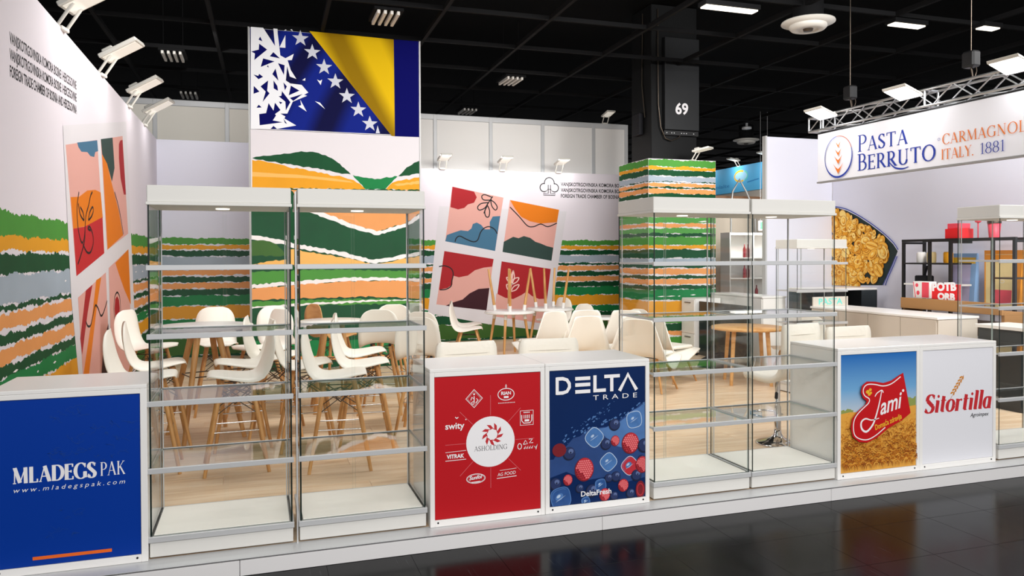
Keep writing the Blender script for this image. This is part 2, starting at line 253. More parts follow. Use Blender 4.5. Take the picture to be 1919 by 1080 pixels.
# ---------------------------------------------------------------- flat print: a frame on a surface and shapes laid on it
class Print:
    """collects flat printed shapes in a frame (origin o, right u, up v); each new shape lies a hair in front of the last one"""
    def __init__(s, o, u, v, step=.0001): s.o = Vector(o); s.u = Vector(u); s.v = Vector(v); s.n = s.u.cross(s.v); s.mb = MB(); s.h = .0006; s.step = step; s.clip = None; s.hold = False
    def P(s, p): return s.o+s.u*p[0]+s.v*p[1]+s.n*s.h
    def tri(s, vs, fs, m):
        if not s.hold: s.h += s.step
        if s.clip and any(not (s.clip[0] <= p[0] <= s.clip[2] and s.clip[1] <= p[1] <= s.clip[3]) for p in vs):
            nv, nf = [], []
            for f in fs:
                q = [tuple(vs[i][:2]) for i in f]
                for ax, lim, sg in ((0, s.clip[0], 1), (0, s.clip[2], -1), (1, s.clip[1], 1), (1, s.clip[3], -1)):
                    o = []
                    for i in range(len(q)):
                        a, b = q[i-1], q[i]; da, db = (a[ax]-lim)*sg, (b[ax]-lim)*sg
                        if (da >= 0) != (db >= 0): t = da/(da-db); o.append((a[0]+(b[0]-a[0])*t, a[1]+(b[1]-a[1])*t))
                        if db >= 0: o.append(b)
                    q = o
                    if len(q) < 3: break
                if len(q) >= 3: nf.append(tuple(range(len(nv), len(nv)+len(q)))); nv += q
            vs, fs = nv, nf
        if fs: s.mb.add([s.P(p) for p in vs], fs, m)
    def poly(s, pts, m):
        t = tessellate_polygon([[Vector((p[0], p[1], 0)) for p in pts]])
        s.tri(pts, [tuple(x) for x in t], m)
    def rect(s, x0, y0, x1, y1, m): s.poly([(x0, y0), (x1, y0), (x1, y1), (x0, y1)], m)
    def line(s, pts, w, m, closed=False):
        n = len(pts); L = []; Rr = []
        for i, p in enumerate(pts):
            wi = w[i] if isinstance(w, (list, tuple)) else w
            a = pts[i-1] if (i > 0 or closed) else p; b = pts[(i+1) % n] if (i < n-1 or closed) else p
            dx, dy = b[0]-a[0], b[1]-a[1]; l = math.hypot(dx, dy) or 1; nx, ny = -dy/l*wi/2, dx/l*wi/2
            L.append((p[0]+nx, p[1]+ny)); Rr.append((p[0]-nx, p[1]-ny))
        fs = [(i, i+1, n+i+1, n+i) for i in range(n-1)]
        if closed: fs.append((n-1, 0, n, 2*n-1))
        s.tri(L+Rr, fs, m)
    def disc(s, cx, cy, rx, ry, m, n=28, rot=0):
        c, q = math.cos(rot), math.sin(rot)
        s.tri([(cx+rx*math.cos(a)*c-ry*math.sin(a)*q, cy+rx*math.cos(a)*q+ry*math.sin(a)*c) for a in [2*math.pi*k/n for k in range(n)]], [tuple(range(n))], m)
    def ring(s, cx, cy, rx, ry, w, m, n=40, a0=0, a1=360):
        if a1-a0 >= 360: s.line([(cx+rx*math.cos(2*math.pi*k/n), cy+ry*math.sin(2*math.pi*k/n)) for k in range(n)], w, m, True)
        else: s.line([(cx+rx*math.cos(R(a0+(a1-a0)*k/n)), cy+ry*math.sin(R(a0+(a1-a0)*k/n))) for k in range(n+1)], w, m)
    def text(s, txt, x, y, w, h, m, bold=0, shear=0, slope=0, hscale=None, spacing=1):
        """sans lettering with its left baseline at x, y, cap height h, total width w"""
        cu_ = bpy.data.curves.new('t', 'FONT'); cu_.body = txt; cu_.size = 1; cu_.offset = bold; cu_.shear = shear; cu_.space_character = spacing; cu_.resolution_u = 3
        ob = bpy.data.objects.new('t', cu_); COL.objects.link(ob); dg = bpy.context.evaluated_depsgraph_get(); me = bpy.data.meshes.new_from_object(ob.evaluated_get(dg))
        xs = [v.co.x for v in me.vertices]
        x0, x1 = min(xs), max(xs); k = h/.729; kx = (w/(x1-x0)) if w else k
        ca, sa = math.cos(slope), math.sin(slope)
        vs = [((v.co.x-x0)*kx, v.co.y*k) for v in me.vertices]; vs = [(x+a*ca-b*sa, y+a*sa+b*ca) for a, b in vs]
        s.tri(vs, [tuple(p.vertices) for p in me.polygons], m)
        bpy.data.objects.remove(ob); bpy.data.meshes.remove(me)
    def serif(s, txt, x, y, w, h, m, bold=1.0, shear=0, slope=0, small=None, gap=.1):
        """roman lettering from the stroke table; small: scale for letters marked with lower case in caps-and-small-caps setting"""
        items = []; cx = 0
        for ch in txt:
            if ch == ' ': cx += .34; continue
            k = 1
            key = ch
            if small and ch.islower(): key = ch.upper(); k = small
            gw, els = GLYPH[key]
            items.append((cx, k, els)); cx += gw*k+gap
        tw = cx-gap; kx = w/tw; ca, sa = math.cos(slope), math.sin(slope)
        def T(p): 
            a, b_ = p[0]*kx+p[1]*h*shear, p[1]*h; return (x+a*ca-b_*sa, y+a*sa+b_*ca)
        TH = .125*bold; TN = .045*bold**.6
        for ox, k, els in items:
            for e in els:
                if e[0] == 's':
                    wd = {'T': TH, 't': TN}[e[5]]*h
                    s.line([T((ox+e[1]*k, e[2]*k)), T((ox+e[3]*k, e[4]*k))], wd, m)
                elif e[0] == 'a':
                    _, ax, ay, rx, ry, a0, a1 = e; n = 18; pts = []; ws = []
                    for i in range(n+1):
                        a = R(a0+(a1-a0)*i/n); pts.append(T((ox+(ax+rx*math.cos(a))*k, (ay+ry*math.sin(a))*k))); ws.append((TN+(TH-TN)*abs(math.cos(a))**1.3)*h)
                    s.line(pts, ws, m)
                elif e[0] == 'f': s.line([T((ox+(e[1]-e[3])*k, e[2]*k)), T((ox+(e[1]+e[3])*k, e[2]*k))], TN*h*.9, m)
                elif e[0] == 'v': s.line([T((ox+e[1]*k, e[2]*k)), T((ox+e[1]*k, e[3]*k))], TN*h*1.3, m)
                elif e[0] == 'd': s.disc(*T((ox+e[1]*k, e[2]*k)), e[3]*h, e[3]*h, m, 12)
    def obj(s, name, parent): return s.mb.build(name, parent)
F_ = .11
GLYPH = {
 'A': (.74, [('s', .08, 0, .36, 1, 't'), ('s', .36, 1, .66, 0, 'T'), ('s', .18, .34, .54, .34, 't'), ('f', .08, .02, .09), ('f', .66, .02, .1)]),
 'B': (.62, [('s', .15, 0, .15, 1, 'T'), ('s', .1, .98, .32, .98, 't'), ('s', .15, .52, .34, .52, 't'), ('s', .1, .02, .34, .02, 't'), ('a', .3, .75, .2, .23, -90, 90), ('a', .33, .27, .24, .25, -90, 90), ('f', .13, .98, F_), ('f', .13, .02, F_)]),
 'C': (.72, [('a', .42, .5, .36, .5, 45, 318), ('v', .68, .72, .98)]),
 'D': (.76, [('s', .15, 0, .15, 1, 'T'), ('s', .1, .98, .34, .98, 't'), ('s', .1, .02, .34, .02, 't'), ('a', .32, .5, .38, .48, -90, 90), ('f', .13, .98, F_), ('f', .13, .02, F_)]),
 'E': (.6, [('s', .15, 0, .15, 1, 'T'), ('s', .1, .98, .54, .98, 't'), ('s', .15, .52, .44, .52, 't'), ('s', .1, .02, .56, .02, 't'), ('v', .53, .8, 1), ('v', .55, 0, .2), ('v', .43, .44, .6), ('f', .13, .98, F_), ('f', .13, .02, F_)]),
 'G': (.8, [('a', .42, .5, .36, .5, 45, 318), ('v', .68, .72, .98), ('s', .68, .05, .68, .42, 'T'), ('f', .68, .42, .1)]),
 'H': (.8, [('s', .16, 0, .16, 1, 'T'), ('s', .64, 0, .64, 1, 'T'), ('s', .16, .52, .64, .52, 't'), ('f', .16, .98, F_), ('f', .16, .02, F_), ('f', .64, .98, F_), ('f', .64, .02, F_)]),
 'I': (.3, [('s', .15, 0, .15, 1, 'T'), ('f', .15, .98, F_), ('f', .15, .02, F_)]),
 'K': (.74, [('s', .15, 0, .15, 1, 'T'), ('s', .6, .98, .17, .45, 't'), ('s', .3, .6, .66, .02, 'T'), ('f', .15, .98, F_), ('f', .15, .02, F_), ('f', .6, .98, .1), ('f', .66, .02, .1)]),
 'L': (.58, [('s', .15, 0, .15, 1, 'T'), ('s', .1, .02, .54, .02, 't'), ('v', .53, 0, .22), ('f', .15, .98, F_), ('f', .13, .02, F_)]),
 'M': (.96, [('s', .12, 0, .14, 1, 't'), ('s', .14, 1, .46, .04, 'T'), ('s', .46, .04, .8, 1, 't'), ('s', .82, 0, .8, 1, 'T'), ('f', .12, .02, .1), ('f', .82, .02, .12), ('f', .1, .98, .07), ('f', .84, .98, .07)]),
 'N': (.82, [('s', .13, 0, .13, 1, 't'), ('s', .12, 1, .68, .02, 'T'), ('s', .68, 0, .68, 1, 't'), ('f', .13, .02, .1), ('f', .1, .98, .08), ('f', .68, .98, .1)]),
 'O': (.86, [('a', .43, .5, .37, .5, 0, 360)]),
 'P': (.6, [('s', .15, 0, .15, 1, 'T'), ('s', .1, .98, .32, .98, 't'), ('s', .15, .46, .32, .46, 't'), ('a', .3, .72, .24, .26, -90, 90), ('f', .13, .98, F_), ('f', .15, .02, F_)]),
 'R': (.7, [('s', .15, 0, .15, 1, 'T'), ('s', .1, .98, .32, .98, 't'), ('s', .15, .48, .32, .48, 't'), ('a', .3, .73, .22, .25, -90, 90), ('s', .32, .48, .64, .02, 'T'), ('f', .13, .98, F_), ('f', .15, .02, F_), ('f', .66, .02, .09)]),
 'S': (.54, [('a', .27, .74, .19, .25, 30, 200), ('s', .09, .68, .45, .34, 'T'), ('a', .26, .26, .21, .25, -160, 25), ('v', .45, .76, .98), ('v', .06, .02, .26)]),
 'T': (.72, [('s', .36, 0, .36, 1, 'T'), ('s', .04, .98, .68, .98, 't'), ('v', .05, .8, 1), ('v', .67, .8, 1), ('f', .36, .02, F_)]),
 'U': (.8, [('s', .16, 1, .16, .3, 'T'), ('a', .4, .3, .24, .29, 180, 360), ('s', .64, 1, .64, .3, 't'), ('f', .16, .98, F_), ('f', .64, .98, .1)]),
 'Y': (.7, [('s', .07, 1, .35, .46, 'T'), ('s', .64, 1, .35, .46, 't'), ('s', .35, .48, .35, 0, 'T'), ('f', .08, .98, .1), ('f', .63, .98, .09), ('f', .35, .02, F_)]),
 '1': (.4, [('s', .22, 0, .22, 1, 'T'), ('s', .06, .86, .22, .98, 't'), ('f', .22, .02, .12)]),
 '8': (.56, [('a', .28, .74, .18, .24, 0, 360), ('a', .28, .26, .22, .25, 0, 360)]),
 '.': (.22, [('d', .08, .06, .07)]),
 'i': (.28, [('s', .14, 0, .14, .66, 'T'), ('d', .14, .88, .085), ('f', .1, .64, .08), ('f', .16, .02, .08)]),
 't': (.34, [('s', .15, .04, .15, .88, 'T'), ('f', .17, .64, .15), ('f', .2, .03, .08)]),
 'o': (.5, [('a', .25, .33, .19, .32, 0, 360)]),
 'r': (.42, [('s', .13, 0, .13, .66, 'T'), ('s', .14, .42, .27, .64, 't'), ('d', .33, .6, .07), ('f', .08, .64, .07), ('f', .13, .02, .1)]),
 'l': (.27, [('s', .13, 0, .13, 1.06, 'T'), ('f', .09, 1.04, .08), ('f', .15, .02, .09)]),
 'a': (.5, [('a', .22, .33, .16, .31, 20, 340), ('s', .38, 0, .38, .66, 'T'), ('f', .42, .02, .07)]),
}
ART={'flag': [('fwhite',0,[(-1.082,5.082),(-0.909,5.083),(-0.744,4.831),(-0.766,5.087),(-0.707,5.086),(-0.705,5.016),(-0.687,4.872),(-0.67,4.698),(-0.597,4.66),(-0.569,4.677),(-0.476,4.735),(-0.505,4.64),(-0.566,4.633),(-0.521,4.49),(-0.441,4.363),(-0.536,4.393),(-0.573,4.544),(-0.593,4.331),(-0.529,4.291),(-0.365,4.28),(-0.27,4.171),(-0.331,4.134),(-0.288,4.122),(-0.496,4.021),(-0.575,3.84),(-0.674,3.835),(-0.603,3.795),(-0.618,3.765),(-0.448,3.67),(-0.717,3.606),(-1.093,3.586)]),('fblue2',0,[(-0.952,4.951),(-0.921,4.884),(-0.976,4.903)]),('fblue2',0,[(-0.967,4.846),(-0.856,4.768),(-1.037,4.6),(-1.027,4.696),(-1.078,4.721),(-0.974,4.758)]),('fblue2',0,[(-0.768,4.737),(-0.675,4.651),(-0.819,4.672)]),('fblue2',0,[(-0.913,4.633),(-0.753,4.601),(-0.948,4.505)]),('fblue2',0,[(-0.844,4.539),(-0.834,4.503),(-0.862,4.52)]),('fblue2',0,[(-0.704,4.579),(-0.609,4.556),(-0.62,4.409)]),('fblue2',0,[(-0.739,4.496),(-0.698,4.319),(-0.785,4.412)]),('fblue2',0,[(-1.049,4.386),(-0.984,4.372),(-0.97,4.402),(-0.915,4.362),(-0.98,4.323)]),('fblue2',0,[(-0.845,4.313),(-0.86,4.16),(-0.826,4.125),(-0.924,3.993),(-0.881,4.147),(-0.953,4.219)]),('fblue2',0,[(-0.769,4.319),(-0.716,4.242),(-0.706,4.169),(-0.767,4.202)]),('fblue2',0,[(-1.047,4.22),(-0.968,4.141),(-1.051,4.104)]),('fblue2',0,[(-0.628,4.299),(-0.579,4.243),(-0.608,4.183)]),('fblue2',0,[(-0.522,4.258),(-0.399,4.192),(-0.552,4.113)]),('fblue2',0,[(-0.538,4.074),(-0.352,4.145),(-0.488,4.033)]),('fblue2',0,[(-0.65,4.17),(-0.531,4.012),(-0.596,3.886),(-0.602,4.015),(-0.697,4.09),(-0.658,4.099)]),('fblue2',0,[(-0.694,4.012),(-0.644,4.001),(-0.673,3.974)]),('fblue2',0,[(-0.98,3.949),(-0.939,3.91),(-1.011,3.901)]),('fblue2',0,[(-0.632,3.764),(-0.579,3.686),(-0.611,3.699)]),('fblue2',0,[(-0.816,3.6),(-0.773,3.647),(-0.725,3.605)]),('fblue2',0,[(-0.974,3.811),(-0.877,3.831),(-0.841,3.979),(-0.772,3.873),(-0.75,3.991),(-0.673,3.886),(-0.751,3.823),(-0.737,3.802),(-0.784,3.727),(-0.646,3.707),(-0.968,3.647)]),('fwhite',0,[(-0.595,5.004),(-0.596,4.814),(-0.681,4.814)]),('fwhite',0,[(-0.312,4.387),(-0.315,4.345),(-0.358,4.351)]),('fwhite',0,[(-0.142,4.376),(-0.098,4.357),(-0.066,4.381),(-0.087,4.295)]),('fwhite',0,[(-0.173,4.048),(-0.1,4.03),(-0.025,3.937)]),('fwhite',0,[(-0.388,4.057),(-0.296,3.885),(-0.418,3.959),(-0.375,3.977)]),('fwhite',0,[(-0.616,5.061),(-0.594,5.087),(-0.573,5.079)]),('fwhite',0,[(-0.524,5.091),(-0.481,5.062),(-0.502,5.096)])],'flag2': [('fyellow',0,[(-0.249,5.092),(1.022,5.075),(1.032,3.575),(0.983,3.579)]),('fnavy',0,[(1.022,5.075),(1.414,5.078),(1.413,3.58),(1.032,3.575)])],'star': [('star',0,[(-0.379,4.971),(-0.208,4.779),(-0.036,4.569),(0.13,4.363),(0.3,4.153),(0.472,3.955),(0.645,3.749)])],'tower': [('dkgreen',0,[(-1.077,3.16),(-0.968,3.188),(-0.773,3.218),(-0.577,3.244),(-0.418,3.276),(-0.258,3.286),(-0.124,3.271),(0.025,3.214),(0.161,3.135),(0.284,3.028),(0.352,2.963),(0.173,2.98),(-0.017,3.011),(-0.179,3.041),(-0.393,3.064),(-0.578,3.089),(-0.8,3.116),(-0.968,3.137)]),('yellow',0,[(-1.077,3.133),(-0.904,3.119),(-0.709,3.085),(-0.578,3.048),(-0.313,3.016),(-0.045,2.962),(0.228,2.921),(0.394,2.877),(0.491,2.823),(0.567,2.755),(0.567,2.741),(-1.08,2.715)]),('yellow2',0,[(-1.079,2.958),(-0.71,2.942),(-0.447,2.936),(-0.18,2.916),(0.091,2.896),(0.338,2.861),(0.393,2.835),(0.091,2.855),(-0.314,2.885),(-0.71,2.887),(-1.079,2.89)]),('green2',0,[(0.38,2.954),(0.505,2.929),(0.631,2.912),(0.758,2.908),(0.857,2.925),(1.072,2.953),(0.957,2.835),(0.878,2.748),(0.581,2.741),(0.491,2.83)]),('dkgreen',0,[(1.079,2.956),(1.217,3.1),(1.334,3.176),(1.419,3.208),(1.418,3.006),(1.216,2.971)]),('yellow',0,[(0.885,2.748),(0.985,2.85),(1.129,2.89),(1.417,2.948),(1.416,2.746)]),('yellow2',0,[(1.014,2.823),(1.216,2.864),(1.417,2.891),(1.417,2.847),(1.071,2.803)]),('dkgreen',0,[(-1.1,2.724),(1.416,2.752),(1.41,1.636),(0.971,-0.051),(-1.112,0.006)]),('dkgreen',0,[(0.939,1.713),(1.41,1.711),(1.402,-0.039),(0.929,-0.049)]),('peach',0,[(-0.533,2.706),(1.416,2.735),(1.414,2.383),(1.193,2.229),(0.742,2.093),(0.368,2.197),(-0.03,2.347),(-0.28,2.431),(-0.418,2.581)]),('wline',0,[(-0.418,2.597),(-0.28,2.447),(-0.029,2.363),(0.368,2.205),(0.742,2.093),(1.193,2.221),(1.414,2.374),(1.413,2.307),(1.192,2.163),(0.742,2.035),(0.368,2.14),(-0.03,2.29),(-0.303,2.399)]),('olive',0,[(-1.098,1.94),(-0.941,1.964),(-0.767,1.917),(-0.654,1.798),(-0.609,1.719),(-1.1,1.72)]),('wline',0,[(-1.097,2.026),(-0.88,2.004),(-0.423,1.894),(0.205,1.781),(0.691,1.656),(1.022,1.704),(1.411,1.778),(1.41,1.728),(1.022,1.646),(0.69,1.598),(0.205,1.716),(-0.423,1.83),(-0.881,1.941),(-1.098,1.964)]),('yellow2',0,[(-0.577,1.83),(0.205,1.699),(0.69,1.582),(1.022,1.638),(1.41,1.711),(1.41,1.577),(-1.1,1.595),(-0.883,1.641),(-0.579,1.671)]),('green1',0,[(-1.101,1.485),(-0.114,1.515),(1.409,1.476),(1.409,1.375),(-0.115,1.362),(-1.103,1.288)]),('wline',0,[(-1.103,1.296),(-0.427,1.342),(0.203,1.382),(0.854,1.382),(1.409,1.358),(1.408,1.308),(0.854,1.332),(0.202,1.325),(-0.427,1.286),(-1.103,1.241)]),('peach',0,[(-1.103,1.241),(-0.427,1.286),(0.202,1.325),(0.854,1.332),(1.408,1.308),(1.407,1.039),(0.687,1.087),(-0.116,1.087),(-1.104,1.068)]),('green1',0,[(-1.105,1.045),(-0.117,1.055),(0.687,1.054),(1.407,1.014),(1.407,0.963),(-0.117,0.974),(-1.105,0.966)]),('wline',0,[(-1.105,0.974),(-0.117,1.015),(0.687,1.038),(1.407,1.022),(1.407,1.005),(0.687,1.013),(-0.117,0.982),(-1.105,0.943)]),('green2',0,[(-1.109,0.463),(1.404,0.399),(1.402,0.13),(-1.111,0.211)]),('peach',0,[(-1.111,0.211),(-0.434,0.212),(1.403,0.164),(1.402,0.096),(-0.435,0.148),(-1.111,0.14)])],'lwboard': [('white',0,[(2.71,2.845),(6.068,3.443),(6.616,0.861),(6.66,0.074),(3.216,0.6),(2.954,1.344)])],'lw': [('pink',0,[(2.802,2.691),(4.187,2.936),(4.522,1.759),(3.165,1.54)]),('blue',0,[(3.248,2.774),(4.187,2.932),(4.233,2.825),(4.078,2.794),(4.025,2.737),(3.831,2.723),(3.693,2.744),(3.427,2.713),(3.303,2.739)]),('orange',0,[(2.966,2.249),(3.319,2.28),(3.675,2.367),(4.064,2.405),(4.344,2.4),(4.447,2.138),(3.585,2.014),(3.056,1.97)]),('red',0,[(3.056,1.97),(3.537,2.007),(4.432,2.143),(4.501,1.754),(3.163,1.539)]),('pink',0,[(4.374,2.967),(5.772,3.215),(6.137,2.014),(4.672,1.79)]),('darkslate',0,[(4.378,2.972),(5.083,3.092),(5.192,2.755),(5.017,2.577),(4.725,2.747),(4.446,2.821)]),('crimson',0,[(5.504,3.076),(5.591,3.131),(5.765,3.166),(5.993,2.506),(5.827,2.493),(5.593,2.679),(5.495,2.908)]),('orange',0,[(4.445,2.82),(4.725,2.75),(4.974,2.572),(5.449,2.264),(5.738,1.983),(4.704,1.796)]),('pink',0,[(3.213,1.34),(4.587,1.546),(4.78,0.391),(3.391,0.581)]),('crimson',0,[(3.555,1.391),(3.864,1.435),(3.63,1.177),(3.36,0.789),(3.289,0.956)]),('orange',0,[(4.054,1.476),(4.322,1.502),(4.089,1.223),(3.641,0.543),(3.391,0.581),(3.85,1.143)]),('maroon',0,[(4.699,0.977),(4.791,0.39),(4.277,0.46),(4.419,0.799)]),('pink',0,[(4.755,1.591),(6.133,1.813),(6.368,0.142),(4.882,0.365)]),('orange',0,[(5.171,1.644),(6.133,1.813),(6.286,1.09),(5.783,1.307),(5.416,1.503)]),('crimson',0,[(5.092,1.119),(5.147,1.224),(5.273,1.251),(5.398,1.2),(5.444,1.096),(5.386,0.987),(5.257,0.964),(5.134,1.006)]),('blue',0,[(5.791,0.745),(6.121,0.882),(6.333,0.84),(6.365,0.589),(6.03,0.625)]),('ink',1,[(3.299,2.321),(3.215,2.176),(3.238,2.004),(3.334,1.885),(3.428,1.851),(3.523,1.925),(3.59,2.109),(3.726,2.226),(3.819,2.326),(3.912,2.371)]),('ink',1,[(3.271,2.214),(3.345,2.114),(3.505,2.068),(3.467,2.138),(3.348,2.184)]),('ink',1,[(3.718,2.078),(3.854,2.122),(3.949,2.183),(3.904,2.219),(3.766,2.154),(3.701,2.077)]),('ink',1,[(3.452,1.834),(3.616,1.763),(3.791,1.764),(3.932,1.86),(3.891,1.954),(3.759,2.015),(3.67,1.993),(3.802,1.979)]),('ink',1,[(3.544,2.016),(3.52,1.871),(3.367,1.744),(3.221,1.648)]),('ink',1,[(5.169,2.472),(5.375,2.354),(5.562,2.207),(5.754,1.996)]),('ink',1,[(3.54,1.093),(3.623,1.041),(3.754,1.038),(3.867,1.123),(3.993,1.219),(4.135,1.181),(4.28,1.092),(4.436,1.121),(4.635,1.231)]),('ink',1,[(5.044,1.122),(5.111,1.248),(5.276,1.295),(5.439,1.231),(5.497,1.092),(5.435,0.938),(5.279,0.911),(5.107,0.965),(5.044,1.122)])],'rwboard': [('white',0,[(2.428,2.697),(5.156,2.631),(4.972,1.551),(4.83,0.624),(4.649,0.147),(3.399,0.327),(2.328,0.552),(2.272,0.14),(2.135,0.145),(2.165,0.373)])],'rw': [('pink',0,[(2.695,3.091),(3.765,2.893),(3.582,1.806),(2.544,2.002)]),('crimson',0,[(2.695,3.091),(3.144,3.002),(3.2,2.889),(3.143,2.78),(3.013,2.742),(2.939,2.67),(2.81,2.639),(2.653,2.683)]),('blue',0,[(2.578,2.126),(2.698,2.169),(2.863,2.223),(3.011,2.207),(3.085,2.261),(3.115,2.35),(3.197,2.38),(3.291,2.334),(3.365,2.245),(3.478,2.246),(3.471,2.39),(3.536,2.506),(3.695,2.519),(3.582,1.806),(2.544,2.002)]),('pink',0,[(3.906,2.849),(4.987,2.665),(4.813,1.6),(3.742,1.787)]),('orange',0,[(3.906,2.849),(4.987,2.665),(4.935,2.405),(4.577,2.372),(4.342,2.417),(4.148,2.506),(4.013,2.669)]),('darkslate',0,[(3.769,1.994),(3.877,2.049),(3.973,2.096),(4.088,2.068),(4.205,2.112),(4.341,2.076),(4.458,1.995),(4.576,1.959),(4.714,1.904),(4.853,1.874),(4.813,1.6),(3.742,1.787)]),('pink',0,[(2.525,1.807),(3.551,1.643),(3.396,0.602),(2.357,0.749)]),('crimson',0,[(2.525,1.807),(3.551,1.643),(3.52,1.488),(3.343,1.471),(3.156,1.419),(3.007,1.313),(2.822,1.28),(2.694,1.317),(2.686,1.139),(2.584,1.07),(2.413,1.037)]),('maroon',0,[(2.546,0.716),(2.71,0.783),(2.894,0.833),(3.043,0.955),(3.229,1.041),(3.458,1.055),(3.396,0.602)]),('crimson',0,[(3.722,1.595),(4.796,1.429),(4.642,0.295),(3.566,0.474)]),('pink',0,[(3.566,0.474),(3.605,0.944),(3.796,0.849),(3.968,0.82),(4.142,0.897),(4.259,0.968),(4.376,0.874),(4.533,0.808),(4.711,0.812),(4.65,0.295)]),('ink',1,[(3.906,2.703),(4.109,2.506),(4.283,2.325),(4.42,2.308),(4.577,2.364),(4.735,2.31),(4.935,2.386)]),('ink',1,[(2.745,1.992),(2.771,2.063),(2.844,2.106),(2.973,2.046),(3.121,1.993),(3.215,2.029),(3.271,2.172),(3.346,2.263),(3.459,2.3),(3.573,2.246),(3.629,2.156)]),('ink',1,[(2.415,1.497),(2.531,1.513),(2.658,1.459),(2.705,1.352),(2.675,1.21),(2.657,1.104),(2.547,1.042),(2.427,1.037)]),('ink',1,[(3.348,2.568),(3.424,2.749),(3.537,2.914)]),('ink',1,[(3.518,2.895),(3.368,2.946),(3.304,2.909),(3.349,2.838),(3.518,2.841)]),('ink',1,[(3.443,2.786),(3.292,2.765),(3.217,2.692),(3.254,2.632),(3.367,2.676),(3.443,2.786)]),('ink',1,[(3.424,2.731),(3.367,2.605),(3.393,2.504),(3.453,2.505),(3.468,2.624),(3.424,2.731)]),('ink',1,[(3.492,2.841),(3.518,2.715),(3.593,2.637),(3.631,2.699),(3.575,2.788),(3.492,2.841)]),('lline',1,[(3.891,0.884),(3.931,1.12),(3.97,1.411)]),('lline',1,[(3.97,1.411),(3.931,1.302),(3.95,1.211),(3.997,1.265),(3.97,1.411)]),('lline',1,[(3.942,1.12),(3.854,1.194),(3.828,1.267),(3.912,1.23),(3.942,1.12)]),('lline',1,[(3.942,1.12),(4.047,1.173),(4.093,1.253),(3.997,1.236),(3.942,1.12)]),('lline',1,[(3.911,0.975),(3.842,1.031),(3.827,1.122),(3.892,1.084),(3.911,0.975)]),('lline',1,[(3.911,0.975),(4.027,1.009),(4.097,1.11),(3.988,1.083),(3.911,0.975)])],'pasta': [('pdark',0,[(6.003,2.549),(5.902,2.509),(5.662,2.445),(5.42,2.342),(5.145,2.192),(4.88,2.026),(4.684,1.866),(4.597,1.758),(4.664,1.62),(4.74,1.465),(4.838,1.323),(4.897,1.22),(5.999,1.18)]),('pblue',1.5,[(5.914,2.53),(5.662,2.475),(5.399,2.362),(5.124,2.215),(4.86,2.048),(4.665,1.897),(4.569,1.781)]),('pblue',1.5,[(4.588,1.682),(4.663,1.528),(4.76,1.356),(4.818,1.223)]),('pblue',1.2,[(4.616,1.682),(4.702,1.512),(4.799,1.34),(4.867,1.221)])]}
rnd = random.Random(7)
def jag(x0, x1, z, amp, seed, step=.022):
    r_ = random.Random(seed); n = max(2, int((x1-x0)/step)); q = []
    y = 0
    for i in range(n+1):
        y = .5*y+r_.uniform(-amp, amp)*.8
        q.append((x0+(x1-x0)*i/n+r_.uniform(-.3, .3)*step*(0 < i < n), z+y+.007*math.sin(i*.19+seed)))
    return q
def bands(pr, x0, x1, bl, seed, amp=.014):
    for k, (zt, zb, m_) in enumerate(bl):
        top = jag(x0, x1, zt, amp, seed+k*3); bot = jag(x0, x1, max(zb, .002), amp if zb > .05 else 0, seed+k*3+1)
        pts = [(a, max(b, .002)) for a, b in top]; q = [(a, max(b, .002)) for a, b in bot]
        n = len(pts); pr.tri(pts+q, [(i, n+i, n+i+1, i+1) for i in range(n-1)], m_)
def flecks(pr, x0, x1, zs, n, seed):
    r_ = random.Random(seed)
    for i in range(n):
        x = r_.uniform(x0, x1-.2); z = r_.choice(zs)+r_.uniform(-.01, .01); l = r_.uniform(.05, .2)
        pr.poly([(x, z), (x+l*.5, z-.008), (x+l, z+.003), (x+l*.6, z+.012)], 'wline')
COLB = [(3.37, 3.25, 'green1'), (3.25, 3.19, 'yellow'), (3.19, 3.09, 'dkgreen'), (3.08, 2.99, 'grey'), (2.99, 2.98, 'dkgreen'), (2.96, 2.9, 'peach'), (2.9, 2.87, 'dkgreen'), (2.86, 2.78, 'peach'), (2.78, 2.65, 'dkgreen'), (2.65, 2.57, 'green1'), (2.57, 2.47, 'yellow'), (2.46, 2.37, 'green1'), (2.37, 2.27, 'green3'), (2.26, 2.20, 'peach'), (2.18, 2.09, 'green3'), (2.09, 2.03, 'dkgreen'), (2.03, 1.89, 'green1'), (1.88, 1.82, 'yellow'), (1.81, 1.66, 'dkgreen'), (1.65, 1.55, 'grey'), (1.55, 1.49, 'dkgreen'), (1.47, 1.38, 'peach'), (1.35, 1.3, 'dkgreen'), (1.29, 1.2, 'peach'), (1.18, 1.11, 'dkgreen'), (1.11, 0.93, 'green2'), (0.91, 0.7, 'yellow'), (0.69, 0.52, 'green1'), (0.52, 0.39, 'dkgreen'), (0.38, 0.31, 'peach'), (0.29, 0.13, 'green1'), (0.13, 0, 'dkgreen')]
WALLB = [(2.03, 1.92, 'green1'), (1.91, 1.84, 'yellow'), (1.82, 1.72, 'dkgreen'), (1.71, 1.56, 'grey'), (1.55, 1.51, 'dkgreen'), (1.49, 1.4, 'peach'), (1.37, 1.28, 'dkgreen'), (1.27, 1.17, 'peach'), (1.155, 1.05, 'dkgreen'), (1.05, 0.88, 'green2'), (0.87, 0.66, 'yellow'), (0.65, 0.52, 'green2'), (0.52, 0.33, 'dkgreen'), (0.33, 0.04, 'olive'), (0.04, 0, 'dkgreen')]
